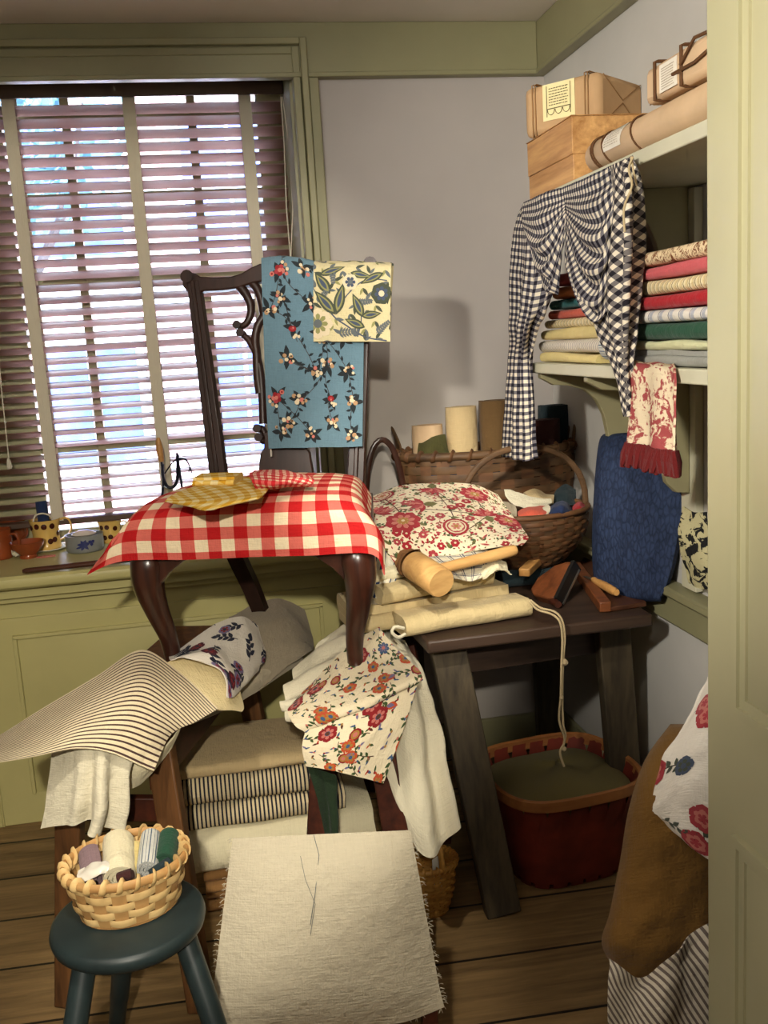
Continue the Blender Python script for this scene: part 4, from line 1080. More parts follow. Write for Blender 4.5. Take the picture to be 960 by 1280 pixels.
for a, b in ((q0, b0), (q1, b1), (q0, q1), (b0, b1)): m.bar(a.lerp(bc_, .15)-nn*.022, b.lerp(bc_, .15)-nn*.022, .03, .022, nn)
m.build('frame', M['redwood'], ss, sharp=30, bevel=.002)
for a in (b0.lerp(b1, .06), b0.lerp(b1, .94)):
    m = MB(); m.bar(V((a.x, a.y+.016, a.z+.02)), V((a.x, a.y+.016, 0)), .03, .024, (0,1,0)); m.build('foot', M['redwood'], ss, sharp=30)

# pile of folded cloths between the trestles
G = 'folded cloths piled on the floor between the trestles'
ys_ = 2.36
def zpx(u, v, y): return at(u, v, y=y).z
xa, xb = at(236,1060,y=ys_).x, at(455,1060,y=ys_).x
lv = [0, .028, .052, .078, .104]
for k in range(4):
    folded('folded_cloth', (xa+.03, ys_+.012*(k % 2), 0), (xb, ys_+.01, 0), .24, lv[k], .025, M['brown_cloth'], ('folded brown burlap at the very bottom of the pile between the trestles', 'folded brown burlap second from the bottom of the pile', 'folded brown burlap third from the bottom of the pile', 'folded brown burlap directly under the white folded cloth')[k], group=G, seed=30+k)
z4 = .106; z5 = zpx(300,1030,ys_); z6 = zpx(300,1002,ys_); z7 = zpx(300,968,ys_)
folded('folded_cloth', (xa-.005, ys_-.01, 0), (xb+.03, ys_-.01, 0), .26, z4, z5-z4, M['cream'], 'thick white folded cloth under the striped ticking in the floor pile', group=G, seed=35, rough=.008)
folded('folded_cloth', (xa-.015, ys_-.012, 0), (at(432,1010,y=ys_).x, ys_-.012, 0), .25, z5+.001, z6-z5, M['ticking_b'], 'lower folded black striped ticking in the floor pile', group=G, seed=36, rough=.006, uvrot=False)
folded('folded_cloth', (xa-.012, ys_-.006, 0), (at(400,980,y=ys_).x, ys_-.006, 0), .25, z6+.002, z7-z6, M['ticking_b'], 'upper folded black striped ticking under the tan linen', group=G, seed=37, rough=.006)
folded('folded_cloth', (xa-.016, ys_-.004, 0), (at(400,950,y=ys_).x, ys_+.0, 0), .27, z7+.003, .034, M['tan'], 'folded tan linen on top of the pile between the trestles', group=G, seed=38, rough=.006)
# ------------------------------------------------------------------ table with four splayed legs
TZ = .72
tb = thing('work_table', 'dark plank topped work table with splayed legs against the back wall', 'table', (.75,2.6,0))
m = MB(); tc = [(.458,2.172), (1.035,2.186), (1.035,3.09), (.41,3.09)]
m.hexa([(x,y,TZ-.032) for x, y in tc]+[(x,y,TZ) for x, y in tc]); m.build('table_top', M['table'], tb, sharp=30, bevel=.006)
f0, f1 = at(612,1156,z=0), at(657,1149,z=0)
for (tx, ty, fx, fy) in ((.525,2.27,(f0.x+f1.x)/2,2.155), (.985,2.33,1.055,2.40), (.54,2.86,.56,2.93), (.985,2.86,1.02,2.93)):
    m = MB(); m.bar((tx,ty,TZ-.033), (fx,fy,0), .088, .042, (0,1,0)); m.build('leg', M['tableleg'], tb, sharp=30, bevel=.004)
for a, b in (((.545,2.33,.62),(.965,2.37,.62)), ((.56,2.84,.62),(.965,2.84,.62))):
    m = MB(); m.bar(a, b, .09, .025, (0,1,0)); m.build('apron', M['table'], tb, sharp=30)

# canvas bundle at the table's left front
G = 'folded canvas pieces at the front of the table'
def tp(u, v, z): return at(u, v, z=z)
a, b = tp(507,798,.722), tp(664,771,.722)
A0 = V((a.x,a.y,0)); B0_ = V((b.x,b.y,0)); dx = (B0_-A0).normalized(); dy = V((-dx.y,dx.x,0))
cb = folded('folded_canvas', A0, B0_, .10, .7215, .050, M['canvas'], 'rolled front piece of beige canvas at the table edge with a string tie', group=G, seed=50, rough=.006, bends=1)
folded('folded_canvas', A0+dy*.085-dx*.095, B0_+dy*.065-dx*.02, .17, .7215, .066, M['canvas'], 'wide lower folded beige canvas behind the rolled front piece', group=G, seed=51, rough=.007, bends=2)
folded('folded_canvas', A0+dy*.075-dx*.028, B0_+dy*.10-dx*.05, .15, .7885, .046, M['canvas'], 'upper folded beige canvas right under the wooden mallet', group=G, seed=52, rough=.006, bends=1)
folded('folded_cloth', A0+dy*.115-dx*.045, B0_+dy*.14-dx*.08, .13, .8355, .026, M['cream'], 'folded cream cotton on the canvas below the mallet head', group=G, seed=53, rough=.007, bends=1)
m = MB(); p = at(500,788,y=2.155); m.tube(spline([p+V((.01,0,.004)), p+V((-.012,-.006,.012)), p+V((-.02,-.008,0)), p+V((-.006,-.006,-.014)), p+V((.012,0,-.010))], 5), .004, 6)
m.build('canvas_loop', M['white'], cb)
m = MB()
m.tube(spline([at(662,752,y=2.19), at(672,762,y=2.18), at(690,768,y=2.165), at(700,778,y=2.15), at(703,800,y=2.15), at(702,830,y=2.15), at(701,870,y=2.15), at(699,900,y=2.15), at(706,925,y=2.15), at(700,940,y=2.15), at(705,958,y=2.15)], 5), .0028, 6)
m.tube(spline([at(663,750,y=2.19), at(676,760,y=2.18), at(692,764,y=2.17), at(702,774,y=2.155), at(706,795,y=2.155), at(704,826,y=2.155), at(703,872,y=2.155), at(704,905,y=2.155), at(707,920,y=2.155), at(703,937,y=2.155)], 5), .0028, 6)
for (u, v, r) in ((706,828,.009), (702,872,.006), (705,936,.007)): m.lathe([(.001,-r),(r*.8,-r*.5),(r,0),(r*.7,r*.6),(.001,r)], at(u, v, y=2.15), 8)
m.build('canvas_string', M['string'], cb)
m = MB(); a, b = at(557,740,y=2.19), at(566,758,y=2.17)
cloth('checked_cloth', [[(508,696,2.39),(540,686,2.39),(575,682,2.39),(605,686,2.39)], [(512,702,2.34),(545,696,2.335),(582,694,2.33),(618,694,2.33)], [(530,712,2.29),(560,708,2.285),(595,708,2.28),(630,708,2.285)], [(560,722,2.25),(576,724,2.245),(592,726,2.24),(606,720,2.245)]],
      M['blucheck'], 'white cloth with thin navy checks under the mallet handle', 'cloth', nu=30, nv=30, wr=.003, seed=54)
cloth('cream_cloth', [[(596,712,2.28),(618,700,2.28),(632,706,2.28)], [(600,718,2.25),(620,706,2.24),(636,712,2.25)], [(604,724,2.23),(622,712,2.22),(640,718,2.235)]],
      M['cream'], 'small crumpled cream cloth beside the mallet handle', 'cloth', nu=16, nv=14, wr=.008, wf=30, seed=55)
mt = thing('mallet', 'pale wooden mallet lying on the folded canvas', 'mallet', at(545,735,y=2.2))
h0, h1 = at(517,706,y=2.26), at(552,729,y=2.15)
ax = (h1-h0).normalized()
m = MB(); m.tube([h0, h0+ax*.004, h1-ax*.004, h1], [.034,.036,.0365,.034], 24, m=0); m.build('head', M['mallet'], mt, sharp=40)
m = MB(); r_ = random.Random(4); P = []
for k in range(5):
    t = k/4; c = h0-ax*(.004+.026*t); x = ax.cross(V((0,0,1))).normalized(); y = x.cross(ax)
    P.append([c+(x*math.cos(a)+y*math.sin(a))*(.037-.006*t*t+r_.uniform(-.004,.004)*(k > 0))+ax*r_.uniform(-.004,.004)*(k > 0) for a in [2*PI*i/20 for i in range(20)]])
b = m.grid(P, 0, None, cu=True); m.face([b+80+i for i in range(20)]); m.build('frayed_end', M['mallet_dark'], mt, sharp=30)
m = MB(); e0, e1 = (h0+h1)/2+V((0,0,.004)), at(645,687,y=2.245)
q = [e0.lerp(e1, t) for t in (0,.1,.5,.9,.98,1)]; m.tube(q, [.012,.0125,.0135,.0145,.0135,.010], 14); m.build('handle', M['mallet'], mt, sharp=50)

# cushion under the red flowered cloth
def red_floral(W, H):
    r = random.Random(33); o = []
    big = [(.07,.05,0),(.27,.04,1),(.44,.06,2),(.14,.20,2),(.33,.22,0),(.55,.18,2),(.22,.13,1),(.46,.17,1),(.05,.15,1)]
    sx, sy = W/.6, H/.3; pts = [(x*sx, y*sy) for x, y, _ in big]
    for i, (p, (x, y, k)) in enumerate(zip(pts, big)):
        a = r.uniform(0, 6)
        if k == 2: o += flower(p, .046, 8, 0, 1, 2, a, 1.15, 6)+flower(p, .016, 8, 3, None, 2, a+.3, 1., 9)
        elif k == 0: o += disc(p, .036, 0, 6, 14)+disc(p, .029, 2, 7, 14)+disc(p, .025, 4, 8, 14)+flower(p, .022, 6, 2, 1, 3, a, 1.2, 9)
        else:
            for t in range(7): o += leaf(p, a-1.2+.4*t, .046, .017, (0, 1, 4)[t % 3], 6)
            o += leaf(p, a+PI, .04, .026, 5, 6)
        q = pts[(i+3) % len(pts)]; o += stem([p, ((p[0]+q[0])/2+r.uniform(-.05,.05), (p[1]+q[1])/2+r.uniform(-.04,.04)), q], .0030, 6, 1)
    for c in scatter(W, H, .021, r, pts=None, tries=2200):
        if any((c[0]-p[0])**2+(c[1]-p[1])**2 < .042**2 for p in pts): continue
        a = r.uniform(0, 6.3); k = r.random()
        if k < .30:
            q, e = sprig(c, a, .034, 6, r.choice((5,7,0)), 5, .006, .012, .0014, r.uniform(-2,2), r.choice((0,4)), .005, r); o += q
        elif k < .5: o += flower(c, r.uniform(.010,.015), 6, r.choice((0,4)), None, 2, a, 1.1, 3)
        elif k < .72: o += leaf(c, a, .024, .010, 5, 1)+leaf(c, a+.9, .018, .008, 7, 1)
        elif k < .86: o += stem([c, (c[0]+.012*math.cos(a), c[1]+.012*math.sin(a)), (c[0]+.02*math.cos(a+1), c[1]+.02*math.sin(a+1))], .0022, 0)+disc(c, .0045, 4, 1, 7)
        else: o += leaf(c, a, .03, .009, 1, 1)+leaf(c, a, .02, .004, 0, 2)
    for c in scatter(W, H, .010, r, tries=1800): o += leaf(c, r.uniform(0, 6.3), .009, .0045, r.choice((5,6,0,4,7)), 1, 3)
    return o
fc = printed('flowered_cushion', [[(462,622,2.74),(500,608,2.76),(548,604,2.70),(592,606,2.60),(622,618,2.52)], [(452,640,2.60),(505,630,2.56),(555,630,2.55),(606,634,2.50),(640,644,2.48)], [(456,662,2.48),(508,656,2.43),(560,656,2.42),(610,656,2.43),(652,660,2.45)], [(472,686,2.42),(515,682,2.37),(565,678,2.36),(612,674,2.37),(660,672,2.40)], [(492,707,2.39),(524,702,2.345),(568,694,2.335),(614,685,2.35),(652,681,2.39)]],
        'red_print', ('ink_crimson', 'ink_pink', 'ink_cream', 'ink_gold', 'ink_rose', 'ink_olive', 'ink_brown', 'ink_green'), red_floral, 'plump cushion covered in ivory cloth with red flowers on the table', cat='cushion', nu=56, nv=50, wr=.002, seed=57)
m = MB(); P = []
for j in range(9):
    t = j/8; r = []
    for i in range(13):
        a = 2*PI*i/12; k = (1, 1.04, 1.06, 1.05, 1.02, .96, .85, .6, .15)[j]
        r.append(V((.59+.125*k*math.cos(a), 2.55+.12*k*math.sin(a), TZ+.001+t*.135)))
    P.append(r)
m.grid(P); m.build('filling', M['cream'], fc)
# striped cloths to the left of the canvas
cloth('striped_cloth', [[(455,672,2.46),(470,676,2.44),(486,690,2.42),(500,705,2.4)], [(456,690,2.40),(470,700,2.37),(484,712,2.35),(496,722,2.34)], [(455,712,2.36),(466,722,2.33),(478,732,2.32),(490,738,2.32)], [(455,738,2.33),(463,745,2.31),(472,748,2.3),(486,748,2.3)]],
      M['bluestripe'], 'crumpled white cloth with navy stripes left of the canvas bundle', 'cloth', nu=24, nv=30, wr=.01, wf=22, seed=58)
cloth('grey_cloth', [[(452,742,2.34),(464,748,2.32),(476,752,2.31)], [(450,762,2.33),(460,768,2.31),(470,772,2.3)], [(446,790,2.34),(454,792,2.33),(462,796,2.32)]],
      M['greylinen'], 'rumpled grey cloth hanging between the chair leg and the table', 'cloth', nu=16, nv=20, wr=.008, seed=59)

# ---------------------------------------------------------------- baskets
def ring(c, a, b, z, n, rot=0):
    q = []
    for k in range(n):
        t = 2*PI*k/n; x, y = a*math.cos(t), b*math.sin(t)
        q.append(V((c[0]+x*math.cos(rot)-y*math.sin(rot), c[1]+x*math.sin(rot)+y*math.cos(rot), z)))
    return q
def weave(mb, c, top, bot, z0, z1, rows, stakes, amp, rot=0, bow=.0, sq=0.):
    """over-and-under splints; top/bot = (rx, ry)"""
    N = stakes*4; hr = (z1-z0)/rows
    def rad(z):
        t = (z-z0)/(z1-z0); k = t+bow*math.sin(PI*t); return bot[0]+(top[0]-bot[0])*k, bot[1]+(top[1]-bot[1])*k
    def P(t, z, off):
        rx, ry = rad(z); ct, st = math.cos(t), math.sin(t)
        e = (abs(ct)**(2+sq*4)+abs(st)**(2+sq*4))**(-1/(2+sq*4))
        x, y = (rx+off)*ct*e, (ry+off)*st*e
        return V((c[0]+x*math.cos(rot)-y*math.sin(rot), c[1]+x*math.sin(rot)+y*math.cos(rot), z))
    for r in range(rows):
        za = z0+r*hr; pr = ((.04,-.3),(.2,.25),(.5,.5),(.8,.25),(.96,-.3))
        G = []; U = []
        for (h, bu) in pr:
            G.append([P(2*PI*k/N, za+h*hr, amp*math.cos(PI*k/2*.5*1.0*2/1 if 0 else PI*(k/4)+PI*r)+amp*.4*bu) for k in range(N)])
        if stakes % 2: pass
        mb.grid(G, 0, None, cu=True)
    sw = .33
    for s in range(stakes):
        t = 2*PI*(s)/stakes; G = []
        for j in range(rows*2+1):
            z = z0+(z1-z0)*j/(rows*2); G.append([P(t+d*2*PI/stakes*sw, z, 0) for d in (-1, 0, 1)])
        mb.grid(G, 1)
    return P, rad
def rim(mb, pts, r, flat=1., m=0, lash=0, lw=.004, lm=1):
    mb.tube(pts, r, 8, closed=True, flat=flat, m=m)
    if lash:
        N = len(pts)
        for k in range(lash):
            i = k/lash*N; q = []
            for s in range(11):
                t = s/10; j = i+t*N/lash*.55; a = int(j) % N; f = j-int(j)
                p = pts[a].lerp(pts[(a+1) % N], f); tan = (pts[(a+1) % N]-pts[a]).normalized(); o = tan.cross(V((0,0,1))).normalized()
                an = 2*PI*t-PI/2; q.append(p+o*math.cos(an)*(r*1.12+.001)+V((0,0,1))*math.sin(an)*(r*flat*1.12+.001))
            mb.tube(q, lw, 6, flat=.35, m=lm)
def basket(name, label, c, top, bot, z0, z1, rows, stakes, amp, mats, rimr, lash=0, rot=0, bow=0., lw=.004, sq=0., rimflat=1.):
    t = thing(name, label, 'basket', (c[0], c[1], z0))
    m = MB(); P, rad = weave(m, c, top, bot, z0+.004, z1, rows, stakes, amp, rot, bow, sq); m.build('weave', [M[x] for x in mats[:2]], t, sharp=70)
    m = MB(); g = [P(2*PI*k/32, z0+.004, 0) for k in range(32)]; b = m.add(g); m.face([b+i for i in range(32)]); b = m.add([p-V((0,0,.003)) for p in g]); m.face([b+i for i in reversed(range(32))])
    m.build('bottom', M[mats[1]], t)
    m = MB(); rp = [P(2*PI*k/64, z1+rimr*.2, .001) for k in range(64)]; rim(m, rp, rimr, rimflat, 0, lash, lw); m.build('rim', [M[x] for x in mats[2:4]], t, sharp=60)
    return t, P
def bow(t, p, q, h, r, mat, flat=1., name='handle', n=20, lean=V((0,0,0))):
    m = MB(); c = (p+q)/2; d = (q-p)/2
    m.tube([c+d*-math.cos(PI*k/n)+V((0,0,1))*h*math.sin(PI*k/n)**.8+lean*math.sin(PI*k/n) for k in range(n+1)], r, 8, flat=flat, up=(q-p).cross(V((0,0,1))))
    return m.build(name, mat, t)
# big oval basket at the back of the table
oc = (.845, 2.955); orot = -.05
ob, OP = basket('oval_basket', 'large oval brown splint basket with ear handles against the back wall', oc, (.283,.128), (.235,.10), TZ, 1.065, 13, 26, .0035, ('willow','willow_red','willow','willow_red'), .013, 30, orot, .25, .007)
for sx in (0, PI):
    m = MB(); p = OP(sx-.28, 1.075, .0); q = OP(sx+.28, 1.075, .0); o = OP(sx, 1.075, .02)-OP(sx, 1.075, 0)
    m.tube([p.lerp(q, t)+V((0,0,.075*math.sin(PI*t)**.7))+o*math.sin(PI*t) for t in [i/14 for i in range(15)]], .013, 8, flat=.35, up=o); m.build('ear_handle', M['willow'], ob)
G = 'cloth rolls standing in the oval basket'
def upright(uL, uR, v0, v1, y, mat, label, z0=.86, lean=0, flat=.8):
    a, b = at(uL, v0, y=y), at(uR, v0, y=y); r = (b-a).length/2; c = (a+b)/2
    roll('cloth_roll', (c.x+lean, y, z0), (c.x, y, c.z), r, M[mat], label, group=G, turns=3.2, seed=r*100, flat=flat)
upright(514,556,531,560,2.97,'kraft_light','short squarish tan roll at the left end of the oval basket')
upright(556,598,508,560,2.99,'tan','upright pale tan cloth roll in the oval basket')
upright(598,641,500,560,2.98,'umber','tall dark umber cloth roll in the oval basket')
upright(672,716,506,560,3.0,'charteal','charcoal teal cloth roll at the right back of the oval basket')
upright(660,702,524,560,2.94,'maroon','dark maroon cloth roll in front of the charcoal teal one')
cloth('olive_cloth', [[(524,552,2.950),(540,546,2.930),(556,543,2.940)], [(522,564,2.920),(541,560,2.900),(560,560,2.920)], [(520,580,2.910),(540,580,2.890),(566,580,2.910)], [(520,600,2.910),(540,600,2.900),(566,600,2.910)]],
      M['oliv'], 'dark olive cloth tucked in the left of the oval basket', 'cloth', nu=16, nv=20, wr=.005, seed=61)
cloth('navy_cloth', [[(530,576,2.920),(570,570,2.890),(605,568,2.880),(632,572,2.900)], [(530,584,2.890),(570,580,2.855),(605,580,2.850),(632,584,2.860)], [(532,600,2.890),(570,600,2.860),(605,600,2.860),(630,600,2.870)]],
      M['navy'], 'navy blue cloth lying along the front of the oval basket', 'cloth', nu=26, nv=16, wr=.005, seed=62)
# round basket with a bow handle
rc = (.862, 2.64)
rb, RP = basket('round_basket', 'round brown bow handled basket full of fabric scraps on the table', rc, (.182,.145), (.105,.09), TZ+.05, .925, 12, 30, .0028, ('willow_red','willow','willow_red','willow'), .008, 0, 0, .35)
bow(rb, RP(PI*.98, .925, 0), RP(-.05, .925, 0), .18, .009, M['willow'], .6)
G = 'fabric scraps heaped in the round basket'
def scrap(rows, mat, label, **k): cloth('fabric_scrap', rows, M[mat], label, 'scrap', G, nu=18, nv=14, wr=.006, wf=28, **k)
scrap([[(630,612,2.665),(648,616,2.645),(668,622,2.625),(688,624,2.625)], [(632,620,2.635),(650,626,2.615),(668,630,2.605),(690,628,2.605)], [(640,630,2.615),(652,634,2.595),(670,634,2.585),(684,632,2.585)]], 'white', 'bright white scrap at the back left of the round basket', seed=63)
scrap([[(654,616,2.705),(668,612,2.695),(682,616,2.685),(692,620,2.685)], [(662,622,2.665),(674,622,2.645),(684,626,2.635),(692,626,2.635)], [(672,630,2.645),(680,630,2.625),(688,632,2.615),(692,630,2.615)]], 'tan', 'tan and white scrap at the top of the round basket', seed=64)
scrap([[(624,626,2.615),(634,628,2.595),(644,632,2.585)], [(626,636,2.585),(636,638,2.565),(646,640,2.555)], [(634,646,2.565),(640,648,2.555),(646,648,2.545)]], 'greycream', 'greyish scrap at the left edge of the round basket', seed=65)
scrap([[(648,640,2.575),(664,634,2.565),(680,632,2.565),(690,634,2.575)], [(648,645,2.535),(664,640,2.515),(678,640,2.515),(688,642,2.525)], [(654,650,2.515),(664,650,2.505),(676,648,2.505),(686,648,2.515)]], 'salmon', 'pinkish red scrap at the front of the round basket', seed=66)
scrap([[(666,640,2.535),(676,636,2.545),(686,632,2.555)], [(668,645,2.510),(678,642,2.515),(688,638,2.525)], [(664,649,2.500),(674,648,2.500),(682,646,2.505)]], 'white', 'narrow lace white scrap across the front of the round basket', seed=67)
scrap([[(690,632,2.565),(702,627,2.565),(714,634,2.575)], [(686,640,2.525),(702,634,2.505),(716,642,2.525)], [(688,648,2.515),(702,648,2.500),(714,648,2.515)]], 'navy', 'dark navy scrap bunched at the front right of the round basket', seed=68)
scrap([[(696,612,2.715),(708,606,2.725),(720,612,2.725)], [(692,622,2.685),(708,618,2.685),(720,622,2.695)], [(692,634,2.665),(706,632,2.655),(718,632,2.665)]], 'charteal', 'dark teal scrap standing at the back right of the round basket', seed=69)
scrap([[(718,634,2.605),(725,628,2.615),(732,634,2.625)], [(716,638,2.565),(725,634,2.555),(732,638,2.575)], [(718,642,2.545),(724,642,2.535),(730,640,2.555)]], 'redcot', 'small red scrap at the right edge of the round basket', seed=70)
folded('folded_cloth', (rc[0]-.10, rc[1]-.085, 0), (rc[0]+.10, rc[1]-.085, 0), .17, TZ+.001, .048, M['charteal'], 'dark folded cloth under the round scrap basket', seed=77)  # added dark support, standing in for black shade below the basket
# basket with bentwood hoop, mostly hidden
hb, HP = basket('hoop_basket', 'small basket behind the chair showing its dark bentwood hoop handle', (.505,2.90), (.062,.055), (.05,.045), TZ, .86, 7, 14, .003, ('willow','willow_red','willow','willow_red'), .007)
bow(hb, HP(PI, .86, 0), HP(0, .86, 0), .27, .009, M['mahogany'], .35)

# ------------------------------------------------------------ tools on the table
tr = thing('tool_tray', 'dark wooden board with a raised edge holding carving tools', 'tray', (.98,2.3,TZ))
c = [tp(719,713,TZ+.001), tp(757,766,TZ+.001), tp(808,758,TZ+.001), tp(738,694,TZ+.001)]
m = MB(); m.hexa([c[1], c[2], c[3], c[0]]+[p+V((0,0,.012)) for p in (c[1], c[2], c[3], c[0])]); m.build('board', M['tray'], tr, sharp=30, bevel=.002)
m = MB(); m.bar(c[0]+V((0,0,.014)), c[1]+V((0,0,.014)), .03, .026, (0,0,1)); m.build('raised_edge', M['toolwood'], tr, sharp=30, bevel=.003)
cs = thing('chisel', 'chisel with a pale wooden handle lying on the board', 'chisel', at(760,730,z=TZ+.03))
h0, h1 = at(741,724,z=TZ+.033), at(771,741,z=TZ+.033)
m = MB(); m.tube([h0, h0.lerp(h1,.08), h0.lerp(h1,.5), h0.lerp(h1,.92), h1], [.006,.009,.0115,.011,.008], 12); m.build('handle', M['handle'], cs)
d = (h0-h1).normalized(); m = MB(); m.bar(h0-d*.002, h0+d*.07+V((0,0,-.008)), .010, .004, (0,0,1)); m.build('blade', M['steel'], cs, sharp=30)
pl = thing('hand_plane', 'tilted dark wooden hand plane with an iron strip beside the canvas', 'plane', at(700,740,z=TZ))
o = at(698,752,z=TZ+.012); ax = (at(718,710,z=TZ+.085)-o).normalized(); ay = (at(664,722,z=TZ+.05)-o); ay = (ay-ax*ay.dot(ax)).normalized(); an = ax.cross(ay)
m = MB(); m.prism([(0,0),(.115,.0),(.115,.018),(.10,.05),(.055,.085),(.015,.09),(0,.07),(-.004,.03)], o, ax, ay, an, .034); m.build('body', M['toolwood'], pl, sharp=35, bevel=.004)
m = MB(); m.prism([(-.002,-.006),(.118,-.006),(.118,.004),(-.002,.004)], o, ax, ay, an, .04); m.build('sole', M['black'], pl, sharp=30)
m = MB(); m.prism([(.002,-.0075),(.112,-.0075),(.112,-.0055),(.002,-.0055)], o-an*.014, ax, ay, an, .006); m.build('iron_strip', M['steel'], pl, sharp=30)
m = MB(); m.bar(at(655,716,z=TZ+.07), at(676,696,z=TZ+.075), .03, .022, (0,0,1)); m.build('wedge', M['handle'], pl, sharp=30, bevel=.003)
pn = thing('pincers', 'reddish brown wooden handled pincers below the plane', 'pincers', at(680,745,z=TZ))
for (u0,v0,u1,v1) in ((664,722,692,738), (668,734,698,756)):
    m = MB(); p, q = at(u0,v0,z=TZ+.012), at(u1,v1,z=TZ+.012); m.tube([p, p.lerp(q,.2), p.lerp(q,.6), q], [.007,.010,.012,.009], 10); m.build('grip', M['redwood'], pn)
m = MB(); p = at(660,716,z=TZ+.012); m.tube(spline([at(668,722,z=TZ+.012), p, at(650,706,z=TZ+.014), at(643,702,z=TZ+.012)], 4), [.006]*4+[.008]*4+[.007]*4+[.005], 8); m.build('jaw', M['iron'], pn)
m = MB(); m.tube(spline([at(636,706,z=TZ+.008), at(650,700,z=TZ+.02), at(664,708,z=TZ+.03), at(672,714,z=TZ+.03), at(660,722,z=TZ+.012), at(646,716,z=TZ+.008)], 5), .012, 8, flat=.4)
tag(m.build('leather_strap', M['black']), 'black leather strap curled behind the hand plane', 'strap')
# indigo cushion standing at the right end of the table
mb = MB(); blob(mb, [(760,820,541,2.40),(750,852,548,2.37),(745,860,580,2.35),(741,857,640,2.33),(740,848,690,2.33),(743,838,728,2.335),(750,826,752,2.34)], .045, pw=4, seed=4, slant=-.12)
tag(mb.build('indigo_cushion', M['bluecush'], sharp=70), 'tall dark indigo damask cushion standing at the right end of the table', 'cushion')
m = MB(); p = at(822,698,y=2.22); m.hexa([p+V(q) for q in ((-.012,-.01,-.02),(.014,-.01,-.02),(.014,.014,-.02),(-.012,.014,-.02),(-.012,-.01,.012),(.014,-.01,.012),(.014,.014,.012),(-.012,.014,.012))])
# ------------------------------------------------------------------ on the floor at right
# red painted basket under the table
fc_ = at(712,1112,z=0)
fb = thing('red_basket', 'dark red painted splint basket with tan rim under the table', 'basket', (.83,2.37,0))
cx, cy = .835, 2.36
m = MB(); P_, rd_ = weave(m, (cx, cy), (.195,.185), (.15,.145), .004, .275, 1, 2, 0, .35, 0, .5) if 0 else (None, None)
def sqr(t, rx, ry, z, p=3.4, rot=.12):
    ct, st = math.cos(t), math.sin(t); e = (abs(ct)**p+abs(st)**p)**(-1/p); x, y = rx*ct*e, ry*st*e
    return V((cx+x*math.cos(rot)-y*math.sin(rot), cy+x*math.sin(rot)+y*math.cos(rot), z))
m = MB(); NS = 22
for s in range(NS):                      # overlapping crossing splints, holes between them
    for sg in (-1, 1):
        G = []
        for j in range(11):
            t = j/10; z = .004+.262*t; rx, ry = .150+.043*t, .140+.045*t; a = 2*PI*s/NS+sg*t*.30
            G.append([sqr(a+d*PI/NS*.74, rx+.0015*sg, ry+.0015*sg, z) for d in (-1, 0, 1)])
        m.grid(G)
m.build('lattice', M['redpaint'], fb)
m = MB(); G = [[sqr(2*PI*k/48, r+o, r*.95+o, z) for k in range(48)] for z, r, o in ((.02,.153,.003),(.18,.178,.002))]
m.grid(G, 0, None, cu=True); m.build('side_band', M['redpaint'], fb)
m = MB(); g = [sqr(2*PI*k/48, .15, .14, .005) for k in range(48)]; b = m.add(g); m.face([b+i for i in range(48)]); m.build('bottom', M['redpaint'], fb)
m = MB(); m.tube([sqr(2*PI*k/64, .196, .188, .268) for k in range(64)], .016, 8, closed=True, flat=.45, up=(0,0,1)) if 0 else None
G = [[sqr(2*PI*k/64, .194+o, .186+o, z) for k in range(64)] for z, o in ((.245,.003),(.245,.008),(.272,.010),(.276,.005),(.272,-.003),(.245,-.003))]
m.grid(G, 0, None, cu=True, cv=True); m.build('rim', M['rimtan'], fb, sharp=40)
m = MB(); P = []
for j in range(9):
    t = j/8; P.append([sqr(2*PI*k/40, .005+.170*t, .005+.162*t, .235+.045*(1-t**2.4)*(1+.15*math.sin(3*2*PI*k/40))) for k in range(40)])
for t in (.5, 0): P.append([sqr(2*PI*k/40, .16, .15, .14+.1*t) for k in range(40)])
m.grid(P, 0, None, cu=True); tag(m.build('olive_pillow', M['olivpillow']), 'olive green pillow filling the red basket under the table', 'pillow')
# small honey wicker basket
wc = at(543,1150,z=0); wc.y += .045
wb, WP = basket('wicker_basket', 'small honey coloured wicker basket on the floor right of the linen seat', (wc.x+.0, wc.y), (.068,.06), (.045,.04), 0, .135, 13, 22, .003, ('honey','honey','honey','honey'), .007, 26, 0, .3, .005)
bow(wb, WP(PI*.62, .135, 0), WP(-PI*.38, .135, 0), .10, .009, M['honey'], .7)
cloth('paper_scrap', [[(540,1075,2.22),(548,1070,2.22),(553,1078,2.22)], [(541,1090,2.215),(548,1090,2.21),(554,1092,2.215)], [(543,1108,2.215),(549,1110,2.21),(554,1108,2.215)]], M['white_china'], 'white paper scrap inside the small wicker basket', 'paper', nu=8, nv=8, wr=.003, seed=71)

# stool and splint basket
sc = (-.222, 1.655); SZ = .45
stl = thing('round_stool', 'dark teal painted round stool in the left foreground', 'stool', (sc[0], sc[1], 0))
m = MB(); m.lathe([(.10,SZ-.036),(.124,SZ-.034),(.133,SZ-.026),(.136,SZ-.014),(.133,SZ-.004),(.126,SZ),(.02,SZ-.001),(.0001,SZ-.001)], (sc[0],sc[1],0), 48); m.build('seat', M['teal'], stl, sharp=50)
for (tx, ty, u, v, y) in ((-.07,-.045, 93,1290,1.56), (.09,-.01, 268,1280,1.575), (-.01,.09, 147,1270,1.90)):
    e = at(u, v, y=y); s0 = V((sc[0]+tx, sc[1]+ty, SZ-.034)); e0 = s0+(e-s0)*((SZ-.034)/(SZ-.034-e.z)); 
    m = MB(); m.tube([s0, s0.lerp(e0,.3), s0.lerp(e0,.62), s0.lerp(e0,.66), s0.lerp(e0,.7), e0], [.021,.021,.019,.0195,.0175,.017], 14); m.build('leg', M['teal'], stl, sharp=50)
bc = (sc[0]+.002, sc[1]+.03)
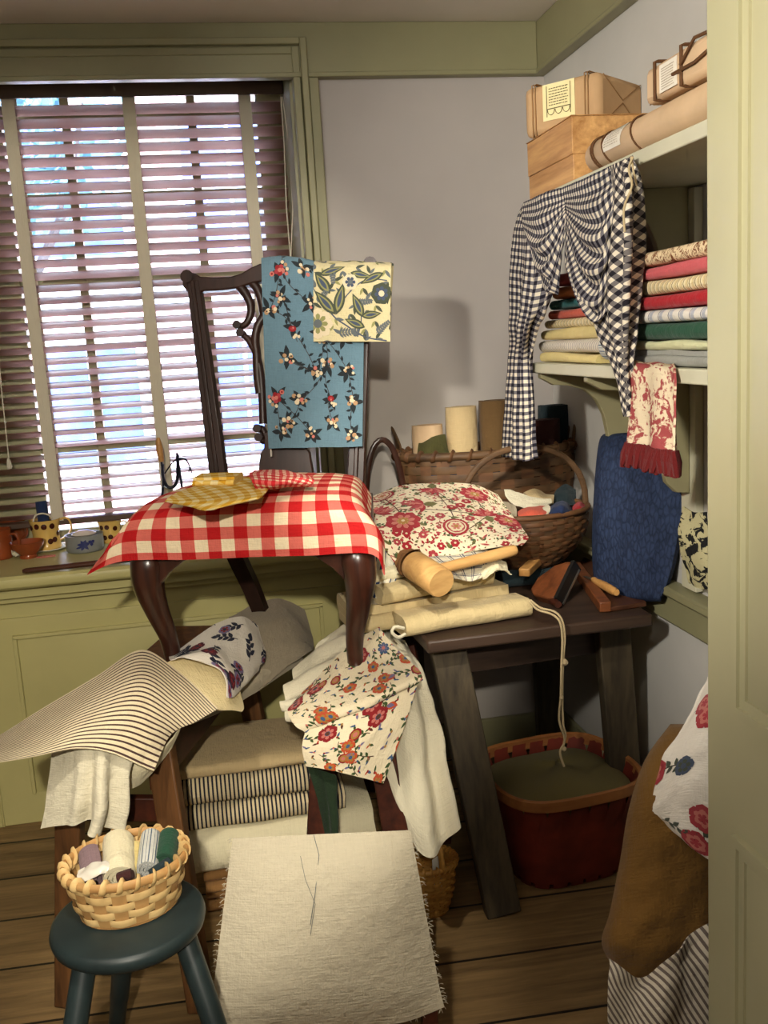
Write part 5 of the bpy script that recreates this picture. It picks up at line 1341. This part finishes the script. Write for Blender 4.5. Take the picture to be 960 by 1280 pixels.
sb, SP = basket('splint_basket', 'pale woven splint basket of small cloth rolls on the teal stool', bc, (.107,.094), (.088,.077), SZ, SZ+.088, 5, 17, .0034, ('splint','splint_dark','splint_dark','splint'), .0052, 24, .25, .1, .0062, 0., 1.7)
G = 'small cloth rolls in the splint basket'
def sroll(u0,v0,u1,v1,y0,y1,r,mat,label,**k): roll('cloth_roll', at(u0,v0,y=y0), at(u1,v1,y=y1), r, M[mat], label, group=G, **k)
sroll(113,1068,118,1098,1.72,1.655,.024,'mauve','mauve wool roll at the left of the splint basket', seed=1)
sroll(147,1052,148,1100,1.74,1.635,.031,'cream','fat cream roll in the middle of the splint basket', seed=2)
sroll(167,1060,164,1092,1.73,1.66,.019,'yellowcot','thin yellow roll behind the cream one in the splint basket', seed=3)
sroll(188,1046,183,1088,1.74,1.645,.023,'bluestripe_roll','pale blue striped roll in the splint basket', seed=4)
sroll(211,1045,205,1078,1.74,1.66,.024,'forest','forest green roll at the right of the splint basket', seed=5)
sroll(222,1052,216,1075,1.73,1.68,.012,'greycream','narrow grey roll at the right edge of the splint basket', seed=6)
sroll(148,1098,166,1092,1.625,1.62,.010,'maroon','tiny dark maroon roll lying at the front of the splint basket', seed=7)
sroll(188,1092,212,1076,1.628,1.65,.008,'charteal','thin dark roll lying across the front right of the splint basket', seed=8)
cloth('fabric_scrap', [[(98,1088,1.665),(112,1082,1.66),(126,1076,1.655),(136,1078,1.65)], [(97,1096,1.65),(112,1090,1.64),(126,1084,1.635),(136,1086,1.635)], [(104,1102,1.64),(114,1099,1.632),(126,1092,1.63),(132,1092,1.63)]], M['white_china'], 'twist of white cloth at the left front of the splint basket', 'scrap', nu=16, nv=10, wr=.005, wf=40, seed=72)

# sackcloth bolster behind the door edge
blob_obj('sackcloth_pillow', [(838,900,905,1.56),(806,930,950,1.53),(786,950,1010,1.51),(775,960,1075,1.5),(762,960,1140,1.49),(752,950,1178,1.49),(766,940,1215,1.49),(780,930,1290,1.49),(790,920,1420,1.5)], .11, M['sack'],
         'big ochre brown sackcloth pillow standing on the floor behind the door', 'pillow', nu=36, nv=56, wr=.016, seed=6, pw=2.4)
def rose_motifs(W, H):
    r = random.Random(44); o = []
    for c in scatter(W, H, .075, r):
        a = r.uniform(0, 6.3); q, e = sprig(c, a, .06, 4, 5, 7, .008, .016, .0018, r.uniform(-1.2,1.2), None, .004, r); o += q
        o += flower(e, .022, 6, 0, 1, 2, a, 1.2)+flower(e, .012, 5, 1, 0, None, a+.4, 1.2, 4)
        if r.random() < .6: o += flower(c, .017, 5, 3, 5, 3, a, 1.2)
    return o
printed('flowered_cloth', [[(884,846,1.47),(900,838,1.44),(930,850,1.42)], [(862,896,1.42),(890,885,1.37),(930,890,1.36)], [(832,945,1.42),(870,938,1.365),(920,945,1.34)], [(814,1004,1.42),(862,985,1.36),(915,990,1.335)], [(826,1024,1.41),(868,1040,1.36),(915,1060,1.34)], [(846,1042,1.395),(885,1072,1.355),(920,1085,1.345)]],
        'white_print', ('ink_rose', 'ink_pink', 'ink_wine', 'ink_slate', 'ink_stem', 'ink_leaf'), rose_motifs, 'white cloth with pink roses draped over the brown pillow by the door', nu=36, nv=44, wr=.009, wf=14, seed=73)
cloth('striped_cloth', [[(762,1198,1.36),(800,1222,1.345),(840,1192,1.345),(875,1162,1.36),(910,1130,1.37)], [(760,1225,1.35),(800,1245,1.33),(845,1225,1.33),(880,1205,1.345),(912,1185,1.36)], [(760,1265,1.345),(800,1285,1.325),(846,1275,1.325),(884,1265,1.34),(915,1250,1.355)], [(764,1340,1.345),(802,1350,1.325),(848,1350,1.325),(886,1345,1.34),(915,1340,1.355)], [(770,1440,1.36),(805,1445,1.34),(850,1445,1.34),(888,1440,1.35),(910,1440,1.36)]],
      M['ticking_g'], 'grey striped cloth wrapped round the bottom of the brown pillow by the door', 'cloth', nu=40, nv=40, wr=.006, wf=10, seed=74, fn=lambda u, v: .008*math.sin(u*16+v*4))

# ------------------------------------------------------------------ window sill
def sill(u, v): return at(u, v, z=SILL)
def pot(name, label, cat, c, prof, mat, extra=None, n=36):
    t = thing(name, label, cat, c); m = MB(); m.lathe(prof, c, n); m.build('body', M[mat], t, sharp=60)
    return t
def ear(t, c, ang, z0, z1, r0, out, rr, mat):
    d = V((math.cos(ang), math.sin(ang), 0)); m = MB()
    q = spline([c+d*(r0-.004)+V((0,0,z1)), c+d*(r0+out*.7)+V((0,0,z1+.004)), c+d*(r0+out)+V((0,0,z1-(z1-z0)*.35)), c+d*(r0+out*.7)+V((0,0,z0+(z1-z0)*.25)), c+d*(r0-.004)+V((0,0,z0))], 5)
    m.tube(q, rr, 8, flat=.6, up=d); m.build('handle', M[mat], t)
def dots(t, c, spots, rfn, mat, r):
    for a, z in spots:
        R = rfn(z); d = V((math.cos(a), math.sin(a), 0)); x = V((-d.y, d.x, 0)); m = MB(); o = c+d*(R+.0006)+V((0,0,z))
        P = [[o+(x*math.cos(k*PI/5)+V((0,0,1))*math.sin(k*PI/5))*r*f+d*.0012*(1-f)-d*(r*f*math.cos(k*PI/5))**2/(2*R) for k in range(10)] for f in (1, .6, .01)]
        m.grid(P, 0, None, cu=True); m.build('dot', M[mat], t)
c = sill(36,697); c.z = SILL; k = .030
pot('redware_bowl', 'small redware bowl in front on the window sill', 'bowl', c, [(.026,0),(.028,.004),(.026,.011),(.040,.025),(.051,.041),(.055,.053),(.051,.054),(.044,.039),(.023,.016),(.0001,.014)], 'rust')
c = sill(2,698)
t = pot('redware_mug', 'redware mug cut by the left edge of the photo on the sill', 'mug', c, [(.034,0),(.038,.006),(.040,.05),(.039,.09),(.041,.096),(.036,.096),(.035,.01),(.0001,.008)], 'rust'); ear(t, c, -.3, .018, .075, .039, .028, .007, 'rust')
m = MB(); r_ = random.Random(8); p = c+V((.05,-.03,.01)); m.tube([p+V((r_.uniform(-.012,.012), r_.uniform(-.01,.01), r_.uniform(0,.016))) for _ in range(14)], .0045, 6); tag(m.build('white_rag', M['white']), 'knotted bit of white rag between the mug and the bowl', 'rag')
c = sill(16,686); c.y += .02
t = pot('redware_jar', 'redware jar standing behind the small bowl on the sill', 'jar', c, [(.036,0),(.042,.008),(.046,.05),(.045,.085),(.049,.10),(.044,.10),(.04,.05),(.03,.01),(.0001,.01)], 'rust'); ear(t, c, -.55, .03, .08, .044, .02, .007, 'rust')
c = sill(58,690); c.y += .035
sau = pot('white_saucer', 'white saucer under the large dotted yellow jug', 'saucer', c, [(.04,0),(.046,.003),(.068,.009),(.067,.011),(.04,.006),(.0001,.005)], 'white_china')
cj = c+V((0,0,.0065)); prof = [(.044,0),(.047,.004),(.044,.012),(.042,.05),(.046,.082),(.050,.097),(.0465,.097),(.042,.08),(.038,.01),(.0001,.008)]
t = pot('dotted_jug', 'large yellow jug with brown dots standing on the window sill', 'jug', cj, prof, 'yellow'); ear(t, cj, .05, .022, .09, .044, .038, .006, 'yellow')
rf = lambda z: .042+max(0, z-.05)*.13+.002
dots(t, cj, [(-2.55,.075),(-2.0,.08),(-1.5,.078),(-.95,.078),(-1.15,.028),(-.8,.032),(-2.2,.03),(-.4,.05)], rf, 'browndot', .0095)
m = MB(); m.tube(spline([cj+V((-.03,-.028,.097)), cj+V((-.022,-.03,.115)), cj+V((0,-.032,.121)), cj+V((.022,-.03,.113)), cj+V((.03,-.026,.097))], 5), .0028, 6); tag(m.build('white_loop', M['white_cord']), 'white cord loop rising from the large dotted jug', 'cord')
roll('cloth_roll', cj+V((.0,.0,.03)), cj+V((-.004,.012,.155)), .021, M['navy'], 'navy cloth roll standing in the large dotted jug', turns=2.6, seed=3)
m = MB(); p = sill(58,696); m.prism([(-.03,-.012),(-.005,-.018),(.03,-.008),(.026,.006),(0,.012),(-.026,.004)], p+V((0,-.0,.002)), (1,0,0), (0,1,0), (0,0,1), .003); tag(m.build('rag', M['redging_s']), 'scrap of red and white rag lying by the bowl on the sill', 'rag')
c = sill(106,690); c.y += .025
t = thing('stoneware_crock', 'low grey stoneware crock with blue brushed flowers on the sill', 'crock', c); m = MB(); m.lathe([(.050,0),(.055,.006),(.056,.03),(.055,.05),(.057,.056),(.051,.056),(.05,.012),(.0001,.010)], c, 40, sx=1.08); m.build('body', M['grey_stone'], t, sharp=60)
m = MB()
def onpot(a, z, R=.0567, sx=1.08): return c+V((R*sx*math.cos(a), R*math.sin(a), z))
for (a, z, L_, W_, an) in ((-1.5,.028,.020,.012,.3), (-1.5,.028,.018,.012,1.2), (-1.5,.028,.018,.011,2.1), (-1.5,.028,.022,.011,3.0), (-1.5,.028,.02,.010,4.2), (-1.5,.028,.02,.010,5.4), (-1.1,.034,.012,.011,.6), (-1.1,.034,.012,.011,2.6), (-1.1,.034,.012,.011,4.6), (-1.95,.018,.03,.006,.25)):
    for poly, _, ly in leaf((0,0), an, L_, W_, 0, 1):
        b = m.add([onpot(a+x/.06, z+y, .0572) for x, y in poly]); m.face([b+i for i in range(len(poly))])
m.build('blue_flowers', M['cobalt'], t)
m = MB(); m.lathe([(.0001,.045),(.03,.05),(.04,.056),(.02,.066),(.0001,.068)], c, 20); m.build('lid', M['white_china'], t)
c = sill(138,680); c.y += .04
t = pot('dotted_cup', 'small yellow cup with brown dots behind the gingham corner', 'cup', c, [(.03,0),(.032,.004),(.031,.03),(.036,.06),(.041,.075),(.038,.075),(.03,.04),(.026,.008),(.0001,.006)], 'yellow'); ear(t, c, -.2, .025, .065, .034, .026, .005, 'yellow')
dots(t, c, [(-2.3,.055),(-1.75,.056),(-1.5,.022),(-1.0,.05),(-2.1,.02)], lambda z: .031+max(0, z-.03)*.2+.001, 'browndot', .0085)
# reed rod along the sill edge
rd = thing('weaving_rod', 'long dark wooden rod with a white reed comb lying along the sill edge', 'rod', sill(200,690))
p, q = at(28,714,z=SILL+.012), at(440,668,z=SILL+.012)
m = MB(); m.tube([p, p.lerp(q,.01), p.lerp(q,.5), q.lerp(p,.01), q], [.006,.010,.011,.011,.008], 10, flat=.8); m.build('rod', M['rod'], rd)
m = MB()
for i in range(46):
    t = .22+.62*i/45; a = p.lerp(q, t)+V((0,.012,.002)); m.bar(a, a+V((0,.035,.003)), .0035, .003, (0,0,1))
for yy in (.012, .047): a, b = p.lerp(q,.215), p.lerp(q,.845); m.bar(a+V((0,yy,.004)), b+V((0,yy,.004)), .005, .004, (0,0,1))
m.build('reed_comb', M['white_china'], rd, sharp=30)
# iron hook with wooden handle
hk = thing('iron_hook', 'bent iron hook with a pale wooden handle standing on the sill', 'hook', at(205,640,y=3.2))
y = 3.2
m = MB(); m.tube(spline([at(201,690,y=y), at(202,630,y=y), at(204,605,y=y), at(202,578,y=y), at(200,565,y=y)], 4), .004, 8)
m.tube(spline([at(203,580,y=y), at(204,597,y=y), at(209,608,y=y), at(216,609,y=y), at(221,602,y=y), at(222,590,y=y), at(222,568,y=y)], 5), .0055, 8)
m.tube([at(221,566,y=y), at(223,580,y=y), at(228,612,y=y), at(229,625,y=y), at(230,690,y=y)], .0045, 8); m.build('iron', M['iron'], hk)
m = MB(); m.tube([at(202,577,y=y), at(200,565,y=y), at(198,552,y=y), at(197.5,547,y=y)], [.008,.0115,.0095,.005], 10); m.build('handle', M['handle'], hk)
m = MB(); m.tube(spline([at(206,592,y=y-.01), at(216,578,y=y-.012), at(226,573,y=y-.014), at(234,577,y=y-.012), at(240,592,y=y-.01)], 5), .0025, 6); m.tube(spline([at(222,575,y=y-.012), at(232,574,y=y-.014), at(237,583,y=y-.012), at(236,590,y=y-.01)], 4), .0022, 6); m.build('cord', M['iron'], hk)
# ------------------------------------------------------------------ wall shelf
XF = .84; ZS1, ZS0 = 1.752, 1.345
ws = thing('bracket_shelf', 'cream painted two tier wall shelf on scrolled brackets', 'shelf', (1.0, 2.0, 1.1))
for z, yb in ((ZS1, 2.485), (ZS0, 2.47)):
    m = MB(); m.box(XF, RX-.001, 1.22, yb, z-.027, z); m.build('shelf_board', M['shelf'], ws, sharp=30, bevel=.003)
for (y, z) in ((2.445,ZS0), (2.13,ZS0), (2.445,ZS1), (2.13,ZS1)):
    m = MB()
    pts = [(.0,0),(.25,0),(.25,-.012),(.235,-.020),(.215,-.032),(.175,-.036),(.130,-.050),(.098,-.078),(.078,-.12),(.068,-.17),(.066,-.22),(.058,-.26),(.034,-.285),(.0,-.29)]
    m.prism(pts, (RX-.024, y, z-.0275), (-1,0,0), (0,0,1), (0,1,0), .022); m.build('bracket', M['shelf_dark'], ws, sharp=35, bevel=.002)
for y in (2.445, 2.13):
    m = MB(); m.box(RX-.023, RX-.001, y-.035, y+.035, .79, 1.72); m.build('wall_stile', M['shelf'], ws, sharp=30, bevel=.002)
hk = MB(); y = 1.86; hk.tube(spline([(RX-.02,y,1.03),(RX-.06,y,1.01),(RX-.09,y,.985),(RX-.10,y,.96),(RX-.08,y,.945),(RX-.055,y,.955)], 5), .006, 8); hk.lathe([(.001,-.012),(.018,-.01),(.018,.01),(.001,.012)], (RX-.022,y,1.03), 10)
tag(hk.build('iron_wall_hook', M['iron']), 'dark iron hook on the right wall below the shelf', 'hook')
cloth('block_print_cloth', [[(852,632,2.05),(866,640,2.0),(884,640,1.95)], [(848,665,2.03),(866,668,1.98),(886,670,1.93)], [(855,700,2.03),(868,705,1.98),(888,705,1.93)], [(864,728,2.03),(874,734,1.99),(888,738,1.95)]],
      M['blackprint'], 'cloth with dark block print beside the indigo cushion near the door', 'cloth', nu=16, nv=20, wr=.008, seed=75)

# folded cloths: right stack and left stack on the lower shelf
G = 'folded cloths stacked on the right of the lower shelf'
edges = [453.5, 434, 421.6, 400, 383, 365, 345.5, 328, 309]
items = [('silver','crumpled silver grey linen'), ('palegreen','pale green folded cotton'), ('forest','dark green folded cotton'), ('bluplaid','blue and white plaid folded cloth'), ('redcot','bright red folded cotton'), ('creamstripe','cream folded cloth with olive stripes'), ('pinkcot','pink folded cotton'), ('toile_b','cream folded cloth with brown toile figures')]
where = ['at the bottom of the right shelf stack', 'second from bottom of the right shelf stack', 'under the blue plaid on the shelf', 'between the red and dark green cloths', 'just above the blue plaid on the shelf', 'just above the red one on the shelf', 'second from top of the right shelf stack', 'on top of the right shelf stack']
zb_ = ZS0+.001
zz = [at(838, v, x=XF+.02).z for v in edges]; sc_ = (zz[-1]-zb_)/(zz[-1]-zz[0])
y1 = at(791, 440, x=XF+.02).y; y0_ = 1.50
for i, (mt_, nm) in enumerate(items):
    za = zb_+(zz[i]-zz[0])*sc_; zc = zb_+(zz[i+1]-zz[0])*sc_
    r_ = random.Random(i); dy = -.012*i/7+r_.uniform(-.006,.006)
    folded('folded_cloth', (XF+.012+r_.uniform(0,.012), y1+dy, 0), (XF+.012+r_.uniform(0,.01), y0_, 0), .20, za+.0004, zc-za-.0008, M[mt_], nm+' '+where[i], group=G, seed=80+i, bends=1 if i != 0 else 2, rough=.003 if i > 1 else .008, dirn=(1,0,0))
G = 'folded cloths stacked on the left of the lower shelf'
edges = [452, 440, 424, 409.5, 398, 386, 373, 357, 340]
items = [('yellowcot','pale yellow folded cloth at the bottom of the left shelf stack'), ('greystripe','white folded cloth with grey stripes in the left shelf stack'), ('yellowcot','yellow folded cloth just under the cream plaid one'), ('creamstripe','cream folded plaid cloth under the coral red one'), ('salmon','coral red folded cloth seen between the curtain halves'), ('tealcot','teal folded cloth seen between the curtain halves'), ('orangecot','orange folded cloth near the top between the curtain halves'), ('pinkcot','dull pink folded cloth topmost between the curtain halves')]
zz = [at(705, v, x=XF+.03).z for v in edges]; sc_ = (zz[-1]-zb_)/(zz[-1]-zz[0])
for i, (mt_, nm) in enumerate(items):
    za = zb_+(zz[i]-zz[0])*sc_; zc = zb_+(zz[i+1]-zz[0])*sc_; r_ = random.Random(i+20)
    folded('folded_cloth', (XF+.018+.003*i, 2.455-.014*max(0, i-1), 0), (XF+.018+.003*i, 2.06+r_.uniform(-.01,.01), 0), .20, za+.0004, zc-za-.0008, M[mt_], nm, group=G, seed=90+i, rough=.005 if i < 3 else .003, dirn=(1,0,0), bends=1)
roll('cloth_roll', (XF+.03,2.03,ZS0+.036), (XF+.03,1.89,ZS0+.036), .034, M['bluestripe_roll'], 'crumpled blue and white striped roll between the two shelf stacks', seed=2)
roll('cloth_roll', (XF+.04,2.025,ZS0+.098), (XF+.04,1.90,ZS0+.096), .026, M['white'], 'small white roll on the blue striped roll by the curtain', seed=3)
# toile towel with fringe
xt = XF-.006
def TX(rows, xs_): return [[at(u, v, x=xx) for (u, v) in r] for r, xx in zip(rows, xs_)]
rows = TX([[(789,452),(806,453),(825,455),(842,455)], [(788,458),(806,459),(826,461),(844,462)], [(788,500),(806,502),(828,505),(845,506)], [(787,535),(805,538),(826,542),(845,546)], [(786,560),(804,564),(826,569),(846,572)]], (xt+.05, xt-.004, xt-.010, xt-.012, xt-.014))
sh = Sheet(rows, nu=28, nv=30, wr=.002, seed=76, fn=lambda u, v: .010*math.sin(u*13)*v); m = MB(); sh.emit(m, .004)
tw = tag(m.build('toile_towel', M['toile'], sharp=80), 'cream towel with red toile print and fringe hanging from the lower shelf', 'towel')
m = MB(); r_ = random.Random(5)
for k in range(60):
    i = k/59*28; a = int(min(27, i)); p = sh.P[30][a].lerp(sh.P[30][a+1], i-a); o = V((r_.uniform(-.012,.006), r_.uniform(-.012,.012), 0))
    m.tube([p+V((0,0,.012)), p+o*.5-V((0,0,.010)), p+o-V((0,0,.030+r_.uniform(0,.008)))], [.005,.0085,.005], 6)
f_ = m.build('fringe', M['fringe'], tw); f_['kind'] = 'stuff'
# gingham curtain: two tied halves and two swags
ct = thing('gingham_curtain', 'black and white checked curtain swagged from the top shelf', 'curtain', (XF-.03, 2.25, 1.1))
xc = XF-.012
def CX(rows, off): return [[at(u, v, x=xc-off-o) for (u, v, o) in r] for r in rows]
def cur(nm, rows, mat, off, fn, **k):
    sh = Sheet(CX(rows, off), fn=fn, **k); m = MB(); sh.emit(m, .002); m.build(nm, M[mat], ct, sharp=80)
cur('left_drape', [[(655,253,0),(668,247,0),(682,240,0),(700,235,0)], [(643,285,0),(662,285,.01),(682,275,.01),(702,268,0)], [(640,330,0),(658,335,.02),(676,335,.02),(700,320,.0)], [(640,380,0),(654,385,.03),(668,388,.03),(688,375,.01)], [(640,412,0),(650,414,.03),(660,414,.03),(670,408,.01)], [(638,450,0),(648,450,.012),(657,450,.012),(666,450,0)], [(634,510,.0),(645,512,.015),(658,512,.015),(668,510,.0)], [(629,570,.0),(644,574,.01),(659,576,.01),(672,572,.0)]],
    'blkging', .0, lambda u, v: .010*math.sin(u*22)*min(1, v*2.5), nu=48, nv=70, wr=.003, seed=77)
cur('right_drape', [[(758,211,0),(770,205,0),(780,200,0),(791,194,0)], [(752,262,0),(770,250,.015),(786,238,.015),(800,228,-.02)], [(746,320,0),(768,310,.02),(786,300,.02),(803,292,-.03)], [(742,372,0),(764,366,.025),(784,358,.02),(799,345,-.02)], [(752,418,0),(768,415,.02),(783,408,.02),(795,395,-.01)], [(768,455,0),(776,452,.015),(783,448,.012),(790,440,0)], [(778,490,0),(782,488,.01),(785,486,.008),(788,482,0)], [(784,520,0),(785,520,.004),(786.5,520,.004),(788,519,0)]],
    'blkging_d', .008, lambda u, v: .011*math.sin(u*20+1)*min(1, v*3)*(1-.5*v), nu=48, nv=70, wr=.003, seed=78)
cur('left_swag', [[(655,253,0),(670,246,0),(686,240,0),(704,234,0)], [(652,268,0),(668,266,.012),(686,260,.014),(706,252,0)], [(655,285,.004),(668,296,.024),(684,292,.026),(707,262,.002)], [(660,300,.006),(672,324,.03),(686,320,.03),(708,272,.004)], [(668,318,.008),(680,350,.032),(690,345,.03),(707,285,.006)], [(682,345,.008),(690,368,.028),(696,360,.026),(705,300,.008)]],
    'blkging', .006, lambda u, v: .009*math.sin(v*30)*math.sin(PI*u)*min(1, v*2), nu=44, nv=60, wr=.002, seed=79)
cur('right_swag', [[(704,234,0),(728,224,0),(752,213,0),(774,202,0)], [(706,250,0),(728,246,.012),(752,236,.012),(776,216,0)], [(708,262,.002),(730,276,.026),(752,272,.026),(774,240,.004)], [(708,270,.004),(728,302,.032),(752,308,.032),(770,270,.006)], [(708,282,.006),(726,330,.034),(748,342,.034),(766,305,.008)], [(707,300,.008),(722,354,.032),(744,378,.03),(764,345,.008)], [(706,325,.008),(722,372,.024),(744,402,.022),(762,385,.008)]],
    'blkging', .006, lambda u, v: .010*math.sin(v*32)*math.sin(PI*u)*min(1, v*2), nu=48, nv=64, wr=.002, seed=80)
m = MB()
m.tube(spline([at(791,196,x=xc-.02), at(786,212,x=xc-.03), at(790,232,x=xc-.04), at(780,260,x=xc-.05), at(781,290,x=xc-.05)], 4), .0022, 6); m.tube([at(789,196,x=xc-.02), at(792,215,x=xc-.02), at(796,232,x=xc-.02)], .002, 6); m.build('draw_string', M['string'], ct)

# ------------------------------------------------------------------ things on the top shelf
def wbox(c, ux, uy, h):      # corners of an upright box: c bottom corner, ux/uy horizontal edge vectors
    a = [c, c+ux, c+ux+uy, c+uy]; return a+[p+V((0,0,h)) for p in a]
# pine box: near corner edge seen at (716, 140)
bx = thing('pine_box', 'plain pine wood box at the far end of the top shelf', 'box', (.98,2.36,ZS1))
xf = XF+.012; yn, yf = at(716,180,x=xf).y, at(661,215,x=xf).y; zt = at(716,143,x=xf).z
m = MB(); m.box(xf, xf+.22, yn, yf, ZS1, ZS1+(zt-ZS1)*.42); m.box(xf-.002, xf+.222, yn-.001, yf+.001, ZS1+(zt-ZS1)*.42, ZS1+(zt-ZS1)*.985) ; m.build('box_body', M['pine'], bx, sharp=30, bevel=.002)
m = MB(); m.box(xf-.004, xf+.224, yn-.003, yf+.003, ZS1+(zt-ZS1)*.985, zt); m.build('box_lid', M['pine'], bx, sharp=30, bevel=.002)
def parcel(name, label, o, ux, uy, h, mat, strings, face, cords=None, cr_=.0022, flapend=True, rounded=.012, tw='twine'):
    """paper parcel: o = bottom front corner, ux along the front, uy into the shelf"""
    t = thing(name, label, 'parcel', o+ux/2)
    c = wbox(o, ux, uy, h); m = MB(); nx, ny, nz = 12, 5, 5; X, Y, Z = ux.normalized(), uy.normalized(), V((0,0,1)); r_ = random.Random(h*1000)
    m.hexa(c); p = m.build('wrapping', mat, t, sharp=30, bevel=rounded)
    for s in strings:
        g = .0026
        q = [o+ux*s-Y*g, o+ux*s-Y*g+Z*h*.5, o+ux*s-Y*g+Z*(h+g)*.98, o+ux*s+Z*(h+g)+uy*.03, o+ux*s+Z*(h+g)+uy*.97, o+ux*s+uy+Y*g+Z*h*.97, o+ux*s+uy+Y*g, o+ux*s+uy*.95-Z*.0004, o+ux*s+uy*.05-Z*.0004]
        q = [p_+V((0,0,max(0, .001))) for p_ in q]
        for d in ((-.004, .004) if cords == 2 else (0,)):
            m = MB(); m.tube([p_+X*d for p_ in q], cr_, 6, closed=True); m.build('string', M[tw], t)
    if flapend:
        m = MB(); e = o-X*.0008 if face < 0 else o+ux+X*.0008
        m.tube([e+uy*.08+Z*h*.95, e+uy*.5+Z*h*.55, e+uy*.92+Z*h*.95], .0012, 5); m.tube([e+uy*.08+Z*h*.05, e+uy*.5+Z*h*.5, e+uy*.92+Z*h*.05], .0012, 5)
        m.build('paper_fold', M['twine_pale'], t)
    return t, X, Y, Z
def paper(t, o, X, N, Z, w, h, ink, ornate=True, mat='label', seed=0):
    m = MB(); m.prism([(0,0),(w,0),(w,h),(0,h)], o, X, Z, N, .0012); lb = m.build('label', M[mat], t, sharp=30)
    m = MB(); r_ = random.Random(seed); O = o+N*.0012
    rect = lambda x0,x1,y0,y1: m.prism([(x0,y0),(x1,y0),(x1,y1),(x0,y1)], O, X, Z, N, .0004)
    if ornate:
        rect(w*.12,w*.88,h*.30,h*.325); rect(w*.12,w*.14,h*.1,h*.95); rect(w*.86,w*.88,h*.1,h*.95)
        for k in range(3):
            cx = w*(.26+.24*k)
            pts = [O+X*(cx+w*.11*math.cos(a))+Z*(h*.29+h*.15*math.sin(a)) for a in [PI+PI*i/8 for i in range(9)]]
            m.tube(pts, w*.010, 4)
        rows = 7
        for k in range(rows):
            y = h*(.40+.075*k); x = w*.2
            while x < w*.78:
                l = w*r_.uniform(.03,.09); rect(x, min(w*.8, x+l), y, y+h*.022); x += l+w*.02
    else:
        for k in range(9):
            y = h*(.1+.09*k); x = w*.12
            while x < w*.82:
                l = w*r_.uniform(.03,.08); rect(x, min(w*.88, x+l), y, y+h*.03); x += l+w*.02
    m.build('printing', M[ink], lb, sharp=0)
# parcel 1 on the pine box, askew
z1 = zt+.001; xa = xf-.012
p0, p1 = at(655,150,x=xa-.01), at(750,136,x=xa+.12); p0.z = p1.z = z1
o = V((p1.x, p1.y, z1)); e = V((p0.x, p0.y, z1)); ux = e-o; Yd = V((-ux.y, ux.x, 0)).normalized(); Yd = Yd if Yd.x > 0 else -Yd
hh = at(655,106,x=xa-.02).z-z1
t, X, Y, Z = parcel('paper_parcel', 'brown paper parcel with cream printed label lying on the pine box', e, -ux, Yd*.22, hh, M['kraft'], (.15, .84), 1, 2, .0016, tw='twine_pale', rounded=.016)
L_ = ux.length; paper(t, e-ux.normalized()*L_*.27+Z*hh*.26-Y*.0016, X, -Y, Z, L_*.42, hh*.70, 'ink', True, 'label', 3)
# long rolled parcel lying on the shelf
xr_ = XF+.055; ra = .047
a_, b_ = at(733,195,x=xr_-.04).y, 1.30
m = MB(); t = thing('paper_parcel', 'long rounded brown paper parcel lying along the top shelf', 'parcel', (xr_, (a_+b_)/2, ZS1))
m.tube([(xr_,a_,ZS1+ra*.8),(xr_,a_-.008,ZS1+ra*.8),(xr_,1.7,ZS1+ra*.8),(xr_,b_,ZS1+ra*.8)], [ra*.86,ra,ra*1.02,ra], 20, flat=.8, up=(0,0,1)); m.build('wrapping', M['kraft_light'], t, sharp=50)
for yy in (a_-.035, a_-.045, a_-.095, a_-.235):
    m = MB(); m.tube([(xr_+(ra+.002)*math.cos(k*PI/12), yy+.02*math.sin(k*PI/12+.6), ZS1+ra*.8+(ra*.8+.002)*math.sin(k*PI/12)+.001) for k in range(24)], .0022, 6, closed=True); m.build('string', M['twine'], t)
m = MB(); G_ = []; U = []
for k in range(9):
    a = PI*.55+k/8*PI*.52; G_.append([V((xr_+(ra+.0018)*math.cos(a), yy, ZS1+ra*.8+(ra*.8+.0018)*math.sin(a))) for yy in (a_-.105, a_-.15, a_-.195)])
m.grid(G_); lb = m.build('label', M['label_white'], t)
m = MB(); r_ = random.Random(9)
for k in range(10):
    a = PI*.62+k*.13; yy = a_-.115
    while yy > a_-.18:
        l = r_.uniform(.004,.01); q = [V((xr_+(ra+.0024)*math.cos(b), y_, ZS1+ra*.8+(ra*.8+.0024)*math.sin(b))) for b, y_ in ((a, yy), (a, yy-l), (a+.045, yy-l), (a+.045, yy))]; b0_ = m.add(q); m.face([b0_+i for i in range(4)]); yy -= l+.003
m.build('printing', M['ink_light'], lb, sharp=0)
# parcel 3 on top of the long one near the door
z3 = ZS1+ra*1.64+.002
oy = at(806,130,x=XF+.02).y
e = V((XF+.02, oy, z3)); hh = at(806,88,x=XF+.02).z-z3
z3b = at(806,130,x=XF+.02).z
t, X, Y, Z = parcel('paper_parcel', 'pale brown paper parcel tied with dark twine stacked nearest the door', e, V((0,-.30,0)), V((.13,0,0)), hh, M['kraft_light'], (.16, .50), -1, None, .0032)
L_ = .30; paper(t, e+X*L_*.22+Z*hh*.12-Y*.0016, X, -Y, Z, L_*.22, hh*.74, 'ink_light', False, 'label_white', 5)
m = MB(); m.tube([e+X*.15-Y*.004+Z*hh*.55, e+X*.2-Y*.004+Z*hh*1.0, e+X*.28-Y*.003+Z*hh*.9], .0032, 6); m.tube([e+X*.12-Y*.004+Z*hh*.42, e+X*.2-Y*.004+Z*hh*.4, e+X*.29-Y*.004+Z*hh*.6], .0032, 6); m.build('twine', M['twine'], t)
